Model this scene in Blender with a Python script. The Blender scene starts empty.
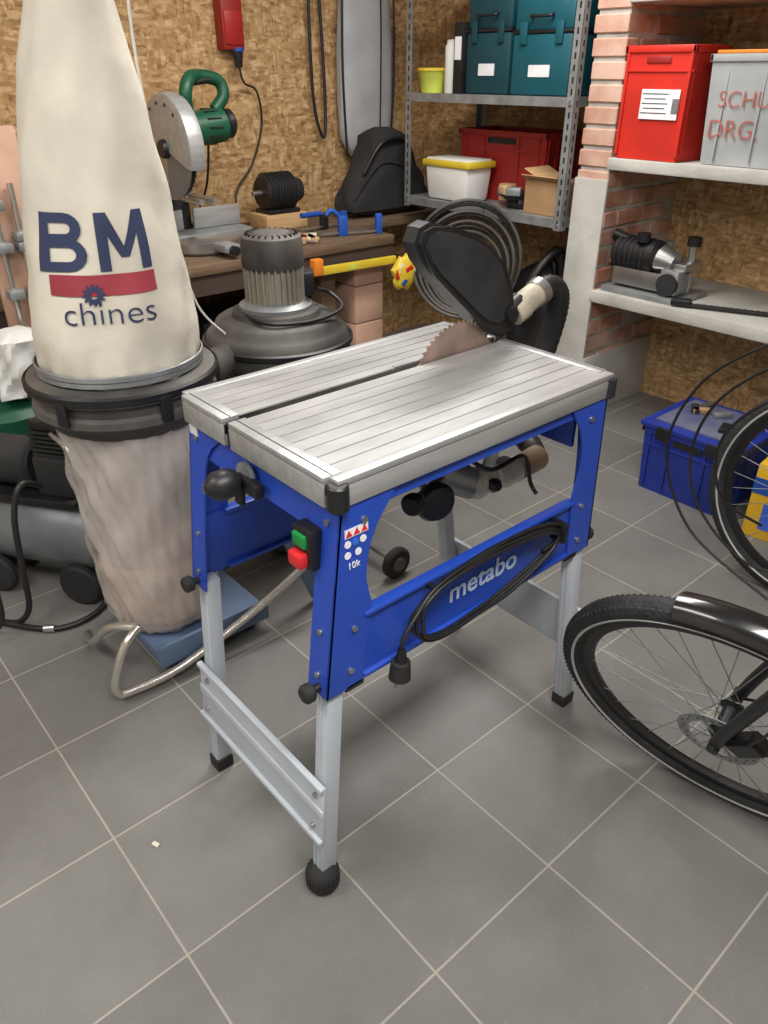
import bpy,bmesh,math,random
from mathutils import Vector,Matrix
random.seed(7)
S=bpy.context.scene
COL=S.collection
try:
    S.view_settings.view_transform='Standard'
except Exception: pass
pi=math.pi
# ------------------------------------------------------------------ materials
def lin(c):
    o=[]
    for v in c[:3]:
        v=v/255.0
        o.append(v/12.92 if v<=.04045 else ((v+.055)/1.055)**2.4)
    return (o[0],o[1],o[2],1)
def nn(nt,t,**kw):
    n=nt.nodes.new(t)
    for k,v in kw.items():
        setattr(n,k,v)
    return n
def mat(name,c,r=.5,m=0,var=.12,scale=6,bump=0,bscale=60,trans=0,alpha=1,coat=0,c2=None,det=4,stretch=None,emit=0,bdist=.004):
    M=bpy.data.materials.new(name); M.use_nodes=True
    nt=M.node_tree; b=nt.nodes['Principled BSDF']
    c=lin(c); b.inputs['Roughness'].default_value=r; b.inputs['Metallic'].default_value=m
    tc=nn(nt,'ShaderNodeTexCoord'); mp=nn(nt,'ShaderNodeMapping')
    nt.links.new(tc.outputs['Object'],mp.inputs['Vector'])
    if stretch: mp.inputs['Scale'].default_value=stretch
    no=nn(nt,'ShaderNodeTexNoise'); no.inputs['Scale'].default_value=scale; no.inputs['Detail'].default_value=det
    nt.links.new(mp.outputs['Vector'],no.inputs['Vector'])
    cr=nn(nt,'ShaderNodeValToRGB'); cr.color_ramp.elements[0].position=.33; cr.color_ramp.elements[1].position=.68
    a=tuple(max(0,x*(1-var)) for x in c[:3])+(1,)
    d=lin(c2) if c2 else tuple(min(1,x*(1+var)) for x in c[:3])+(1,)
    cr.color_ramp.elements[0].color=a; cr.color_ramp.elements[1].color=d
    nt.links.new(no.outputs['Fac'],cr.inputs['Fac']); nt.links.new(cr.outputs['Color'],b.inputs['Base Color'])
    if bump:
        n2=nn(nt,'ShaderNodeTexNoise'); n2.inputs['Scale'].default_value=bscale; n2.inputs['Detail'].default_value=3
        nt.links.new(mp.outputs['Vector'],n2.inputs['Vector'])
        bp=nn(nt,'ShaderNodeBump'); bp.inputs['Strength'].default_value=bump; bp.inputs['Distance'].default_value=bdist
        nt.links.new(n2.outputs['Fac'],bp.inputs['Height']); nt.links.new(bp.outputs['Normal'],b.inputs['Normal'])
    if trans: b.inputs['Transmission Weight'].default_value=trans
    if alpha<1: b.inputs['Alpha'].default_value=alpha
    if coat: b.inputs['Coat Weight'].default_value=coat
    if emit:
        b.inputs['Emission Color'].default_value=c; b.inputs['Emission Strength'].default_value=emit
    return M

def osb_mat():
    M=bpy.data.materials.new('osb_board'); M.use_nodes=True
    nt=M.node_tree; b=nt.nodes['Principled BSDF']; b.inputs['Roughness'].default_value=.75
    tc=nn(nt,'ShaderNodeTexCoord')
    cols=[]
    for i,(rot,sc) in enumerate([((.5,.35,.5),(18,18,60)),((-.6,.4,.3),(60,60,17)),((.2,.9,1.0),(34,34,80))]):
        mp=nn(nt,'ShaderNodeMapping'); mp.inputs['Rotation'].default_value=rot; mp.inputs['Scale'].default_value=sc
        nt.links.new(tc.outputs['Object'],mp.inputs['Vector'])
        v=nn(nt,'ShaderNodeTexVoronoi'); v.inputs['Scale'].default_value=1
        nt.links.new(mp.outputs['Vector'],v.inputs['Vector'])
        cols.append(v)
    n=nn(nt,'ShaderNodeTexNoise'); n.inputs['Scale'].default_value=12; nt.links.new(tc.outputs['Object'],n.inputs['Vector'])
    st=nn(nt,'ShaderNodeMath',operation='GREATER_THAN'); st.inputs[1].default_value=.5
    nt.links.new(n.outputs['Fac'],st.inputs[0])
    def sep(v):
        s=nn(nt,'ShaderNodeSeparateColor'); nt.links.new(v.outputs['Color'],s.inputs[0]); return s.outputs[0]
    mx=nn(nt,'ShaderNodeMix'); mx.data_type='FLOAT'
    nt.links.new(st.outputs[0],mx.inputs[0]); nt.links.new(sep(cols[0]),mx.inputs[2]); nt.links.new(sep(cols[1]),mx.inputs[3])
    ad=nn(nt,'ShaderNodeMath',operation='MULTIPLY_ADD'); ad.inputs[1].default_value=.55
    ml=nn(nt,'ShaderNodeMath',operation='MULTIPLY'); ml.inputs[1].default_value=.45
    nt.links.new(sep(cols[2]),ml.inputs[0])
    nt.links.new(mx.outputs[0],ad.inputs[0]); nt.links.new(ml.outputs[0],ad.inputs[2])
    cr=nn(nt,'ShaderNodeValToRGB'); e=cr.color_ramp.elements
    e[0].position=.08; e[0].color=lin((138,104,66)); e[1].position=.92; e[1].color=lin((214,182,138))
    k=e.new(.35); k.color=lin((172,135,90)); k=e.new(.62); k.color=lin((190,154,108))
    nt.links.new(ad.outputs[0],cr.inputs['Fac']); nt.links.new(cr.outputs['Color'],b.inputs['Base Color'])
    bp=nn(nt,'ShaderNodeBump'); bp.inputs['Strength'].default_value=.3; bp.inputs['Distance'].default_value=.003
    nt.links.new(ad.outputs[0],bp.inputs['Height']); nt.links.new(bp.outputs['Normal'],b.inputs['Normal'])
    return M
def floor_mat():
    M=bpy.data.materials.new('grey_floor_tile'); M.use_nodes=True
    nt=M.node_tree; b=nt.nodes['Principled BSDF']
    tc=nn(nt,'ShaderNodeTexCoord'); mp=nn(nt,'ShaderNodeMapping')
    mp.inputs['Location'].default_value=(-.91+3.33,-.85+3.33,0)
    nt.links.new(tc.outputs['Object'],mp.inputs['Vector'])
    br=nn(nt,'ShaderNodeTexBrick'); br.offset=0; br.squash=1
    br.inputs['Scale'].default_value=1; br.inputs['Brick Width'].default_value=.333; br.inputs['Row Height'].default_value=.333
    br.inputs['Mortar Size'].default_value=.0026; br.inputs['Mortar Smooth'].default_value=.2
    br.inputs['Color1'].default_value=lin((118,117,115)); br.inputs['Color2'].default_value=lin((128,127,124))
    br.inputs['Mortar'].default_value=lin((168,163,153))
    nt.links.new(mp.outputs['Vector'],br.inputs['Vector'])
    n1=nn(nt,'ShaderNodeTexNoise'); n1.inputs['Scale'].default_value=3.2; n1.inputs['Detail'].default_value=9; n1.inputs['Roughness'].default_value=.7
    nt.links.new(tc.outputs['Object'],n1.inputs['Vector'])
    r1=nn(nt,'ShaderNodeValToRGB'); r1.color_ramp.elements[0].position=.3; r1.color_ramp.elements[1].position=.72
    r1.color_ramp.elements[0].color=(.74,.73,.72,1); r1.color_ramp.elements[1].color=(1.0,1.0,.99,1)
    nt.links.new(n1.outputs['Fac'],r1.inputs['Fac'])
    m1=nn(nt,'ShaderNodeMix'); m1.data_type='RGBA'; m1.blend_type='MULTIPLY'; m1.inputs[0].default_value=1
    nt.links.new(br.outputs['Color'],m1.inputs[6]); nt.links.new(r1.outputs['Color'],m1.inputs[7])
    n2=nn(nt,'ShaderNodeTexNoise'); n2.inputs['Scale'].default_value=150; n2.inputs['Detail'].default_value=4
    nt.links.new(tc.outputs['Object'],n2.inputs['Vector'])
    r2=nn(nt,'ShaderNodeValToRGB'); r2.color_ramp.elements[0].position=.62; r2.color_ramp.elements[1].position=.8
    nt.links.new(n2.outputs['Fac'],r2.inputs['Fac'])
    m2=nn(nt,'ShaderNodeMix'); m2.data_type='RGBA'; m2.inputs[7].default_value=lin((184,178,166))
    sc=nn(nt,'ShaderNodeMath',operation='MULTIPLY'); sc.inputs[1].default_value=.3
    nt.links.new(r2.outputs['Color'],sc.inputs[0]); nt.links.new(sc.outputs[0],m2.inputs[0])
    nt.links.new(m1.outputs[2],m2.inputs[6]); nt.links.new(m2.outputs[2],b.inputs['Base Color'])
    rr=nn(nt,'ShaderNodeMapRange'); rr.inputs[3].default_value=.28; rr.inputs[4].default_value=.52
    nt.links.new(n1.outputs['Fac'],rr.inputs[0]); nt.links.new(rr.outputs[0],b.inputs['Roughness'])
    bp=nn(nt,'ShaderNodeBump'); bp.invert=True; bp.inputs['Strength'].default_value=.5; bp.inputs['Distance'].default_value=.002
    nt.links.new(br.outputs['Fac'],bp.inputs['Height']); nt.links.new(bp.outputs['Normal'],b.inputs['Normal'])
    return M

OSB=osb_mat(); FLOOR=floor_mat()
BLUE=mat('blue_powder_coat',(36,74,180),.42,0,.1,5,coat=.15)
ALU=mat('satin_aluminium',(178,179,179),.40,.5,.12,4,stretch=(1,12,12),bump=.1,bscale=30)
ALUD=mat('aluminium_dusty_top',(166,166,165),.38,.4,.18,5,stretch=(1,3,1))
GREY=mat('light_grey_paint',(180,187,196),.45,0,.06,5)
BLK=mat('black_plastic',(28,28,30),.42,0,.3,8)
BLKM=mat('black_matte_rubber',(36,36,37),.75,0,.3,12,bump=.2)
DUSTY=mat('dusty_black_plastic',(46,46,46),.6,0,.3,4,c2=(104,100,94))
RUB=mat('tyre_rubber',(40,40,41),.8,0,.3,40,bump=.9,bscale=110)
STEEL=mat('steel',(178,178,176),.3,.85,.15,10)
GALV=mat('galvanised_steel',(150,154,156),.45,.5,.2,14)
CHROME=mat('chrome_tube',(204,200,192),.25,.8,.1,8)
CONC=mat('concrete_render',(184,182,176),.85,0,.2,4,bump=.5,bscale=40,det=8)
BRICK=mat('terracotta_brick',(190,130,104),.85,0,.25,6,bump=.4,c2=(206,172,154))
MORT=mat('mortar',(176,170,162),.9,0,.2,12,bump=.6)
CANVAS=mat('canvas_bag_cloth',(204,198,184),.9,0,.12,5,bump=.6,bscale=9,bdist=.012)
NAVY=mat('navy_print',(44,54,84),.8)
DRED=mat('dark_red_print',(146,52,62),.8)
SAWD=mat('sawdust_pile',(196,172,156),.9,0,.12,7,bump=.4,bscale=26)
FILM=mat('clear_plastic_film',(222,218,214),.2,0,.06,6,coat=.7,bump=.9,bscale=14,bdist=.01,c2=(206,198,192),alpha=.42)
LBLUE=mat('pale_blue_metal',(98,118,148),.55)
MOTG=mat('motor_grey_paint',(160,154,140),.45,.2,.12,10)
TEAL=mat('teal_case_plastic',(10,80,92),.5)
TEALD=mat('dark_teal_plastic',(12,60,70),.5)
REDP=mat('red_crate_plastic',(200,44,32),.45)
REDD=mat('dark_red_plastic',(146,32,28),.5)
WHT=mat('white_plastic',(226,226,222),.45,var=.05)
YEL=mat('yellow_plastic',(218,190,54),.45)
LIME=mat('lime_plastic',(196,206,88),.5)
GRYP=mat('grey_bin_plastic',(160,163,164),.5)
ORNG=mat('orange_plastic',(228,132,40),.5)
BINBLUE=mat('blue_crate_plastic',(30,50,140),.4)
GREEN=mat('dark_green_plastic',(18,78,54),.45)
GREENB=mat('switch_green',(24,134,66),.4)
REDB=mat('switch_red',(206,42,46),.4)
WOOD=mat('bench_wood_dark',(104,84,64),.75,0,.3,5,stretch=(1,8,8),bump=.3)
WOODL=mat('light_wood',(198,162,116),.7,0,.15,6,stretch=(1,10,10))
PINKW=mat('pinkish_block',(196,158,136),.8,0,.12,7)
CARD=mat('cardboard',(174,138,98),.85)
TAPE=mat('beige_tape_hose',(172,162,146),.55,0,.2,20,c2=(194,184,164))
BAGG=mat('silver_grey_fabric',(176,177,180),.6,0,.12,5,bump=.5,bscale=10)
BAGD=mat('dark_fabric',(40,39,40),.85,0,.3,7,bump=.6,bscale=14)
PLAST=mat('white_wall_plaster',(212,209,202),.9,0,.06,3)
LAMP=mat('lamp_tube_glow',(255,250,240),.5,emit=5,var=0)
HOSE=mat('black_hose',(30,30,31),.45,0,.3,10)
TANK=mat('compressor_grey_paint',(112,116,120),.4,.2,.2,8)
BTEAL=mat('tool_blue',(30,80,170),.5)
BLADEM=mat('blade_steel_brown',(160,138,128),.4,.4,.25,14)
CLRP=mat('translucent_pipe',(214,210,200),.25,0,.12,12,coat=.4)
DIRT=mat('scuffed_paper',(214,208,190),.8)
FRAMEP=mat('frame_dark_paint',(30,32,36),.3,coat=.4)
GLOSSB=mat('gloss_black_mudguard',(20,20,22),.22,coat=.5)
REFLEX=mat('reflex_silver',(188,190,192),.4,.2)
STW=mat('sticker_white',(232,232,236),.5); STR=mat('sticker_red',(214,48,56),.5); STB=mat('sticker_blue',(60,104,208),.5)
PBLUE=mat('pale_blue_print',(186,204,236),.5)

# ------------------------------------------------------------------ geometry helpers
class G:
    def __init__(s,name,loc=(0,0,0),rz=0,world=False,sc=1):
        e=bpy.data.objects.new(name,None); COL.objects.link(e); e.empty_display_size=.1
        e.location=loc; e.rotation_euler=(0,0,rz); e.scale=(sc,sc,sc); s.e=e
        s.inv=(Matrix.Translation(Vector(loc))@Matrix.Rotation(rz,4,'Z')).inverted() if world else None
    def add(s,o):
        o.parent=s.e
        if s.inv is not None: o.matrix_parent_inverse=s.inv
        return o
def fin(g,name,bm,m,smooth=False,M=None,post=None):
    if M is not None: bmesh.ops.transform(bm,matrix=M,verts=bm.verts)
    if post: post(bm)
    bmesh.ops.recalc_face_normals(bm,faces=bm.faces)
    me=bpy.data.meshes.new(name); bm.to_mesh(me); bm.free()
    me.materials.append(m)
    if smooth:
        for p in me.polygons: p.use_smooth=True
        try: me.set_sharp_from_angle(angle=math.radians(38))
        except Exception: pass
    o=bpy.data.objects.new(name,me); COL.objects.link(o)
    if g is not None: g.add(o)
    return o
def rotm(r):
    return Matrix.Rotation(r[2],4,'Z')@Matrix.Rotation(r[1],4,'Y')@Matrix.Rotation(r[0],4,'X')
def box(g,name,c,s,m,rot=(0,0,0),bev=0,seg=2,post=None,taper=None):
    bm=bmesh.new(); bmesh.ops.create_cube(bm,size=1)
    for v in bm.verts:
        k=1
        if taper and v.co.z<0: k=taper
        v.co=Vector((v.co.x*s[0]*k,v.co.y*s[1]*k,v.co.z*s[2]))
    if bev: bmesh.ops.bevel(bm,geom=bm.edges[:],offset=min(bev,min(s)*.45),segments=seg,affect='EDGES',profile=.5)
    return fin(g,name,bm,m,bool(bev),Matrix.Translation(Vector(c))@rotm(rot),post)
def bx(g,name,x0,x1,y0,y1,z0,z1,m,bev=0,post=None,taper=None):
    return box(g,name,((x0+x1)/2,(y0+y1)/2,(z0+z1)/2),(x1-x0,y1-y0,z1-z0),m,bev=bev,post=post,taper=taper)
def axm(p,d):
    q=Vector(d).to_track_quat('Z','Y').to_matrix().to_4x4()
    return Matrix.Translation(Vector(p))@q
def lathe(g,name,prof,m,M=None,seg=40,closed=False,a0=0,a1=2*pi,post=None,smooth=True,cap=True):
    bm=bmesh.new(); full=abs(a1-a0-2*pi)<1e-6
    n=seg if full else seg+1
    R=[]
    for i in range(n):
        a=a0+(a1-a0)*i/seg
        R.append([bm.verts.new((r*math.cos(a),r*math.sin(a),z)) for r,z in prof])
    k=len(prof)
    for i in range(seg):
        A=R[i];B=R[(i+1)%n]
        for j in range(k if closed else k-1):
            try: bm.faces.new((A[j],B[j],B[(j+1)%k],A[(j+1)%k]))
            except Exception: pass
    if cap and full and not closed:
        for j in (0,-1):
            if prof[j][0]>1e-5:
                try: bm.faces.new([r[j] for r in R])
                except Exception: pass
    bmesh.ops.remove_doubles(bm,verts=bm.verts,dist=1e-6)
    return fin(g,name,bm,m,smooth,M if M is not None else Matrix(),post)
def cyl(g,name,p0,p1,r,m,r2=None,seg=28,bev=0):
    p0=Vector(p0);p1=Vector(p1);L=(p1-p0).length; r2=r if r2 is None else r2
    if bev: prof=[(r-bev,0),(r,bev),(r2,L-bev),(r2-bev,L)]
    else: prof=[(r,0),(r2,L)]
    return lathe(g,name,prof,m,axm(p0,p1-p0),seg)
def sm(pts,n=8,cyc=False):
    P=[Vector(p) for p in pts]; out=[]; N=len(P)
    for i in range(N if cyc else N-1):
        if cyc: a,b,c,d=P[i-1],P[i],P[(i+1)%N],P[(i+2)%N]
        else: a,b,c,d=P[max(i-1,0)],P[i],P[i+1],P[min(i+2,N-1)]
        for j in range(n):
            t=j/n
            out.append(.5*((2*b)+(c-a)*t+(2*a-5*b+4*c-d)*t*t+(3*b-a-3*c+d)*t**3))
    if not cyc: out.append(P[-1])
    return out
def tomesh(name,cu):
    o=bpy.data.objects.new(name+'_tmp',cu); COL.objects.link(o)
    dg=bpy.context.evaluated_depsgraph_get(); dg.update()
    me=bpy.data.meshes.new_from_object(o.evaluated_get(dg))
    bpy.data.objects.remove(o); bm=bmesh.new(); bm.from_mesh(me); bpy.data.meshes.remove(me)
    return bm
def tube(g,name,pts,r,m,cyc=False,n=8,res=5,ridge=0):
    cu=bpy.data.curves.new(name,'CURVE'); cu.dimensions='3D'; cu.bevel_depth=r; cu.bevel_resolution=res-2; cu.use_fill_caps=True
    P=sm(pts,n,cyc) if n>1 else [Vector(p) for p in pts]
    sp=cu.splines.new('POLY'); sp.points.add(len(P)-1); sp.use_cyclic_u=cyc
    for i,p in enumerate(P):
        sp.points[i].co=(*p,1)
        if ridge: sp.points[i].radius=1+(ridge if i%2 else 0)
    return fin(g,name,tomesh(name,cu),m,True)
def prism(g,name,pts,plane,d0,d1,m,post=None,bev=0,M=None):
    bm=bmesh.new()
    def mk(a,b,d):
        return {'XZ':(a,d,b),'YZ':(d,a,b),'XY':(a,b,d)}[plane]
    A=[bm.verts.new(mk(a,b,d0)) for a,b in pts]; B=[bm.verts.new(mk(a,b,d1)) for a,b in pts]
    fa=bm.faces.new(A); fb=bm.faces.new(B[::-1]); n=len(pts)
    for i in range(n): bm.faces.new((A[i],A[(i+1)%n],B[(i+1)%n],B[i]))
    if bev: bmesh.ops.bevel(bm,geom=list(set(fa.edges[:]+fb.edges[:])),offset=bev,segments=2,affect='EDGES')
    return fin(g,name,bm,m,bool(bev),M,post)
def plate(g,name,o,s,wz,plane,d0,d1,m,post=None):
    bm=bmesh.new()
    def mk(a,b,d): return (a,d,b) if plane=='XZ' else (d,a,b)
    rows=[]
    for w_,z in wz: rows.append([bm.verts.new(mk(o,z,d0)),bm.verts.new(mk(o+s*w_,z,d0)),bm.verts.new(mk(o+s*w_,z,d1)),bm.verts.new(mk(o,z,d1))])
    for a,b in zip(rows,rows[1:]):
        for i in range(4): bm.faces.new((a[i],a[(i+1)%4],b[(i+1)%4],b[i]))
    bm.faces.new(rows[0]); bm.faces.new(rows[-1])
    return fin(g,name,bm,m,False,None,post)
def text(g,name,s,size,M,m,ext=.0006,sx=1,post=None,sub=0,align='CENTER',bold=0):
    cu=bpy.data.curves.new(name,'FONT'); cu.body=s; cu.size=size; cu.extrude=ext; cu.align_x=align; cu.align_y='CENTER'; cu.offset=bold
    bm=tomesh(name,cu)
    if sx!=1:
        for v in bm.verts: v.co.x*=sx
    if sub:
        bmesh.ops.triangulate(bm,faces=bm.faces)
        for _ in range(sub):
            E=[e for e in bm.edges if e.calc_length()>.012]
            if E:
                bmesh.ops.subdivide_edges(bm,edges=E,cuts=1); bmesh.ops.triangulate(bm,faces=bm.faces)
    return fin(g,name,bm,m,False,M,post)
FACEY=Matrix.Rotation(pi/2,4,'X')
FACEX=Matrix.Rotation(-pi/2,4,'Z')@Matrix.Rotation(pi/2,4,'X')
def T(x,y,z): return Matrix.Translation((x,y,z))

# ------------------------------------------------------------------ room
XW,YW,XN,YN,ZC=3.45,3.55,-2.2,-2.2,2.55
def shell(name,x0,x1,y0,y1,z0,z1,m): return bx(None,name,x0,x1,y0,y1,z0,z1,m)
shell('floor',XN-.1,XW+.1,YN-.1,YW+.1,-.1,0,FLOOR)
shell('wall_back',XN,XW,YW,YW+.1,0,ZC,OSB)
shell('wall_right',XW,XW+.1,YN,YW+.1,0,ZC,OSB)
shell('wall_left',XN-.1,XN,YN,YW+.1,0,ZC,PLAST)
shell('wall_front',XN,XW,YN-.1,YN,0,ZC,PLAST)
shell('ceiling',XN-.1,XW+.1,YN-.1,YW+.1,ZC,ZC+.1,PLAST)
def strip(x,y,L,e,along='X'):
    g=G('ceiling_strip_light',(x,y,ZC),0 if along=='X' else pi/2)
    box(g,'housing',(0,0,-.025),(L,.16,.05),WHT,bev=.008)
    for s in(-.04,.04): cyl(g,'tube',(-L/2+.04,s,-.065),(L/2-.04,s,-.065),.013,LAMP)
    ld=bpy.data.lights.new('strip_light_area','AREA'); ld.shape='RECTANGLE'; ld.size=L; ld.size_y=.5; ld.energy=e; ld.color=(1,.972,.935)
    lo=bpy.data.objects.new('strip_light_area',ld); COL.objects.link(lo); lo.location=(0,0,-.1); lo.parent=g.e
strip(1.8,1.9,1.6,50,'X')
strip(.3,-.1,1.6,64,'X')
strip(-.9,1.6,1.3,32,'Y')
w=bpy.data.worlds.new('World'); S.world=w; w.use_nodes=True
w.node_tree.nodes['Background'].inputs[0].default_value=(.9,.95,1,1); w.node_tree.nodes['Background'].inputs[1].default_value=.3

# ------------------------------------------------------------------ table saw
g=G('table_saw',(.96,1.04,0),world=True)
X0,X1,Y0,Y1,ZT=.600,1.315,.795,1.285,.917
def slats(name,y0,y1,n):
    bm=bmesh.new(); w_=(y1-y0)/n
    for i in range(n):
        a=y0+i*w_+.0008; b=y0+(i+1)*w_-.0008
        pr=[(a,ZT-.0034),(a+.0010,ZT-.0012),(b-.0010,ZT-.0012),(b,ZT-.0034)]
        V=[[bm.verts.new((x,p,q)) for p,q in pr] for x in (X0+.024,X1-.022)]
        for j in range(3): bm.faces.new((V[0][j],V[1][j],V[1][j+1],V[0][j+1]))
    fin(g,name,bm,ALUD)
    bx(g,name+'_base',X0+.022,X1-.02,y0,y1,ZT-.014,ZT-.0036,DUSTY)
slats('table_panel_right',Y0+.02,1.094,8)
slats('table_panel_left',1.116,Y1-.018,5)
def railx(name,ya,yb):
    bx(g,name+'_core',X0+.004,X1-.004,ya+.002,yb-.002,ZT-.049,ZT-.003,GALV)
    bx(g,name+'_top',X0,X1,ya,yb,ZT-.012,ZT,ALU,bev=.0015)
    bx(g,name+'_bottom',X0,X1,ya,yb,ZT-.05,ZT-.0135,ALU,bev=.0015)
railx('rail_near',Y0,Y0+.022); railx('rail_far',Y1-.02,Y1)
for nm,xa,xb in(('rail_front',X0-.012,X0+.024),('rail_rear',X1-.022,X1+.004)):
    for ya,yb in((Y0+.0225,1.095),(1.115,Y1-.020)):
        bx(g,nm+'_top',xa,xb,ya,yb,ZT-.009,ZT+.001,ALU,bev=.0015)
        bx(g,nm+'_core',xa+.003,xb-.003,ya,yb,ZT-.03,ZT-.008,GALV)
        bx(g,nm+'_side',xa,xb-.003,ya,yb,ZT-.052,ZT-.0105,ALU,bev=.0015)
        bx(g,nm+'_top_groove',xa+.016,xa+.0185,ya,yb,ZT+.0005,ZT+.0013,BLKM)
bx(g,'front_insert',X0-.004,X0+.02,1.095,1.115,ZT-.05,ZT-.008,BLK)
cyl(g,'corner_cap',(X0+.001,Y0+.003,ZT-.052),(X0+.001,Y0+.003,ZT-.006),.0175,BLK,bev=.003)
cyl(g,'corner_cap',(X1-.004,Y0+.006,ZT-.052),(X1-.004,Y0+.006,ZT-.008),.015,BLKM,bev=.003)
bx(g,'rear_stop_clip',X1-.004,X1+.010,Y0+.04,Y0+.10,ZT-.03,ZT-.008,BLK,bev=.003)
bx(g,'blade_slot_floor',X0+.02,X1-.02,1.094,1.116,ZT-.022,ZT-.016,BLK)
bx(g,'table_insert',1.0,1.30,1.116,1.126,ZT-.004,ZT+.0004,GALV)
def bladepts(cx,cz,R,n,d=.007):
    pts=[]
    for i in range(n):
        a=2*pi*i/n; s=2*pi/n
        for rr,q in((R,0),(R,.22),(R-d,.3),(R-d*.55,.8)): pts.append((cx+rr*math.cos(a+q*s),cz+rr*math.sin(a+q*s)))
    return pts
prism(g,'saw_blade',bladepts(1.165,ZT+.068-.13,.130,54),'XZ',1.0988,1.1012,BLADEM)
prism(g,'riving_knife',[(1.285,.86),(1.302,.94),(1.325,1.0),(1.345,1.0),(1.335,.93),(1.325,.86)],'XZ',1.103,1.107,STEEL)
gp=[(1.022,1.165),(1.035,1.192),(1.062,1.200),(1.12,1.186),(1.185,1.164),(1.245,1.132),(1.295,1.088),(1.325,1.03),(1.342,.965),(1.332,.935),(1.30,.925),(1.26,.94),(1.215,.975),(1.165,1.018),(1.118,1.058),(1.07,1.10),(1.04,1.13)]
prism(g,'blade_guard',gp,'XZ',1.08,1.13,BLK,bev=.008)
gp2=[(1.06+(x-1.06)*.82+.015,1.14+(z-1.14)*.8-.004) for x,z in gp]
prism(g,'guard_side_rib',gp2,'XZ',1.074,1.082,BLKM,bev=.003)
cyl(g,'guard_pivot_bolt',(1.30,1.06,.985),(1.30,1.08,.985),.014,BLK)
tube(g,'extraction_elbow',[(1.315,1.10,.955),(1.335,1.10,.975),(1.37,1.10,.992)],.024,BLK)
cyl(g,'hose_cuff',(1.345,1.10,.968),(1.38,1.10,.984),.031,TAPE,.033,bev=.003)
cyl(g,'hose_tape',(1.378,1.10,.983),(1.44,1.10,1.006),.029,TAPE,.029)
cyl(g,'hose_clamp',(1.425,1.10,1.0),(1.445,1.10,1.008),.033,STEEL)
tube(g,'guard_hose',[(1.44,1.10,1.005),(1.48,1.10,1.008),(1.51,1.10,.985),(1.525,1.11,.93),(1.51,1.12,.84),(1.46,1.12,.74),(1.41,1.10,.67),(1.38,1.03,.645),(1.34,.985,.645)],.027,HOSE,n=10,ridge=.06)
SF=.120; SR=-.045
def shear(cx,k,ky=0):
    def f(bm):
        for v in bm.verts:
            v.co.x+=k*(v.co.z-.867)
            if ky: v.co.y-=ky*max(0,(.5-v.co.z)/.5)
    return f
def leg(x,sx,y,sy,k):
    ky=.027 if y<1 else .05
    sh=shear(x,k); st=shear(x,k,ky); z1=.49
    fp=[(.125,.867),(.118,.855),(.105,.842),(.085,.825),(.068,.80),(.060,.77),(.056,.72),(.055,.66),(.056,.60),(.056,z1)]
    plate(g,'leg_gusset_end',y,sy,fp,'YZ',x,x+sx*.004,BLUE,sh)
    sp=[(.115,.867),(.110,.855),(.098,.838),(.082,.812),(.070,.78),(.066,.745),(.068,.71),(.078,.68),(.086,.655),(.084,.62),(.08,z1)]
    plate(g,'leg_gusset_side',x,sx,sp,'XZ',y,y+sy*.004,BLUE,sh)
    a=x+sx*.008; b=a+sx*.036; c=y+sy*.008; d=c+sy*.034
    bx(g,'leg_tube',min(a,b),max(a,b),min(c,d),max(c,d),.028,.50,GREY,bev=.003,post=st)
    for q in(.014,.026):
        yy=c+sy*q; bx(g,'leg_bead',min(a,b)-.0012,max(a,b),yy-.002,yy+.002,.03,.485,GREY,post=st)
    fx=x+sx*.026+k*(-.85); fy=y+sy*.025-ky*.97
    if x<1 and y<1:
        lathe(g,'adjustable_foot',[(.020,.062),(.028,.055),(.033,.046),(.034,.012),(.026,.0)],BLKM,T(fx-.003,fy,0),28)
        for i in range(22):
            t=2*pi*i/22; box(g,'foot_rib',(fx-.003+.0335*math.cos(t),fy+.0335*math.sin(t),.030),(.003,.004,.032),BLKM,(0,0,t))
    else:
        box(g,'foot_cap',(fx,fy,.017),(.043,.041,.034),BLKM,bev=.004)
    for zz in(.53,.62,.83):
        px=x+k*(zz-.867)
        cyl(g,'bolt',(px-sx*.004,y+sy*.03,zz),(px,y+sy*.03,zz),.006,STEEL)
        cyl(g,'bolt',(px+sx*.05,y-sy*.004,zz),(px+sx*.05,y,zz),.006,STEEL)
    px=x+k*(.51-.867)
    cyl(g,'clamp_knob_stem',(px-sx*.016,y+sy*.025,.505),(px,y+sy*.025,.505),.008,BLK)
    cyl(g,'clamp_knob',(px-sx*.036,y+sy*.025,.505),(px-sx*.014,y+sy*.025,.505),.018,BLKM,bev=.004,seg=10)
    if y<1: bx(g,'gusset_end_cap',min(x+sx*.045,x+sx*.085),max(x+sx*.045,x+sx*.085),min(y,y+sy*.03),max(y,y+sy*.03),.482,.494,BLKM,post=sh)
leg(X0+.006,1,Y0+.004,1,SF); leg(X0+.006,1,Y1-.004,-1,SF); leg(X1-.005,-1,Y0+.004,1,SR); leg(X1-.005,-1,Y1-.004,-1,SR)
bx(g,'apron_front',X0+.012,X0+.016,Y0+.02,Y1-.02,.795,.867,BLUE,post=shear(0,SF))
bx(g,'apron_rear',X1-.016,X1-.012,Y0+.02,Y1-.02,.80,.867,BLUE)
bx(g,'apron_near',X0+.03,X1-.03,Y0+.01,Y0+.013,.842,.867,BLUE)
bx(g,'apron_far',X0+.03,X1-.03,Y1-.013,Y1-.01,.80,.867,BLUE)
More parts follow.
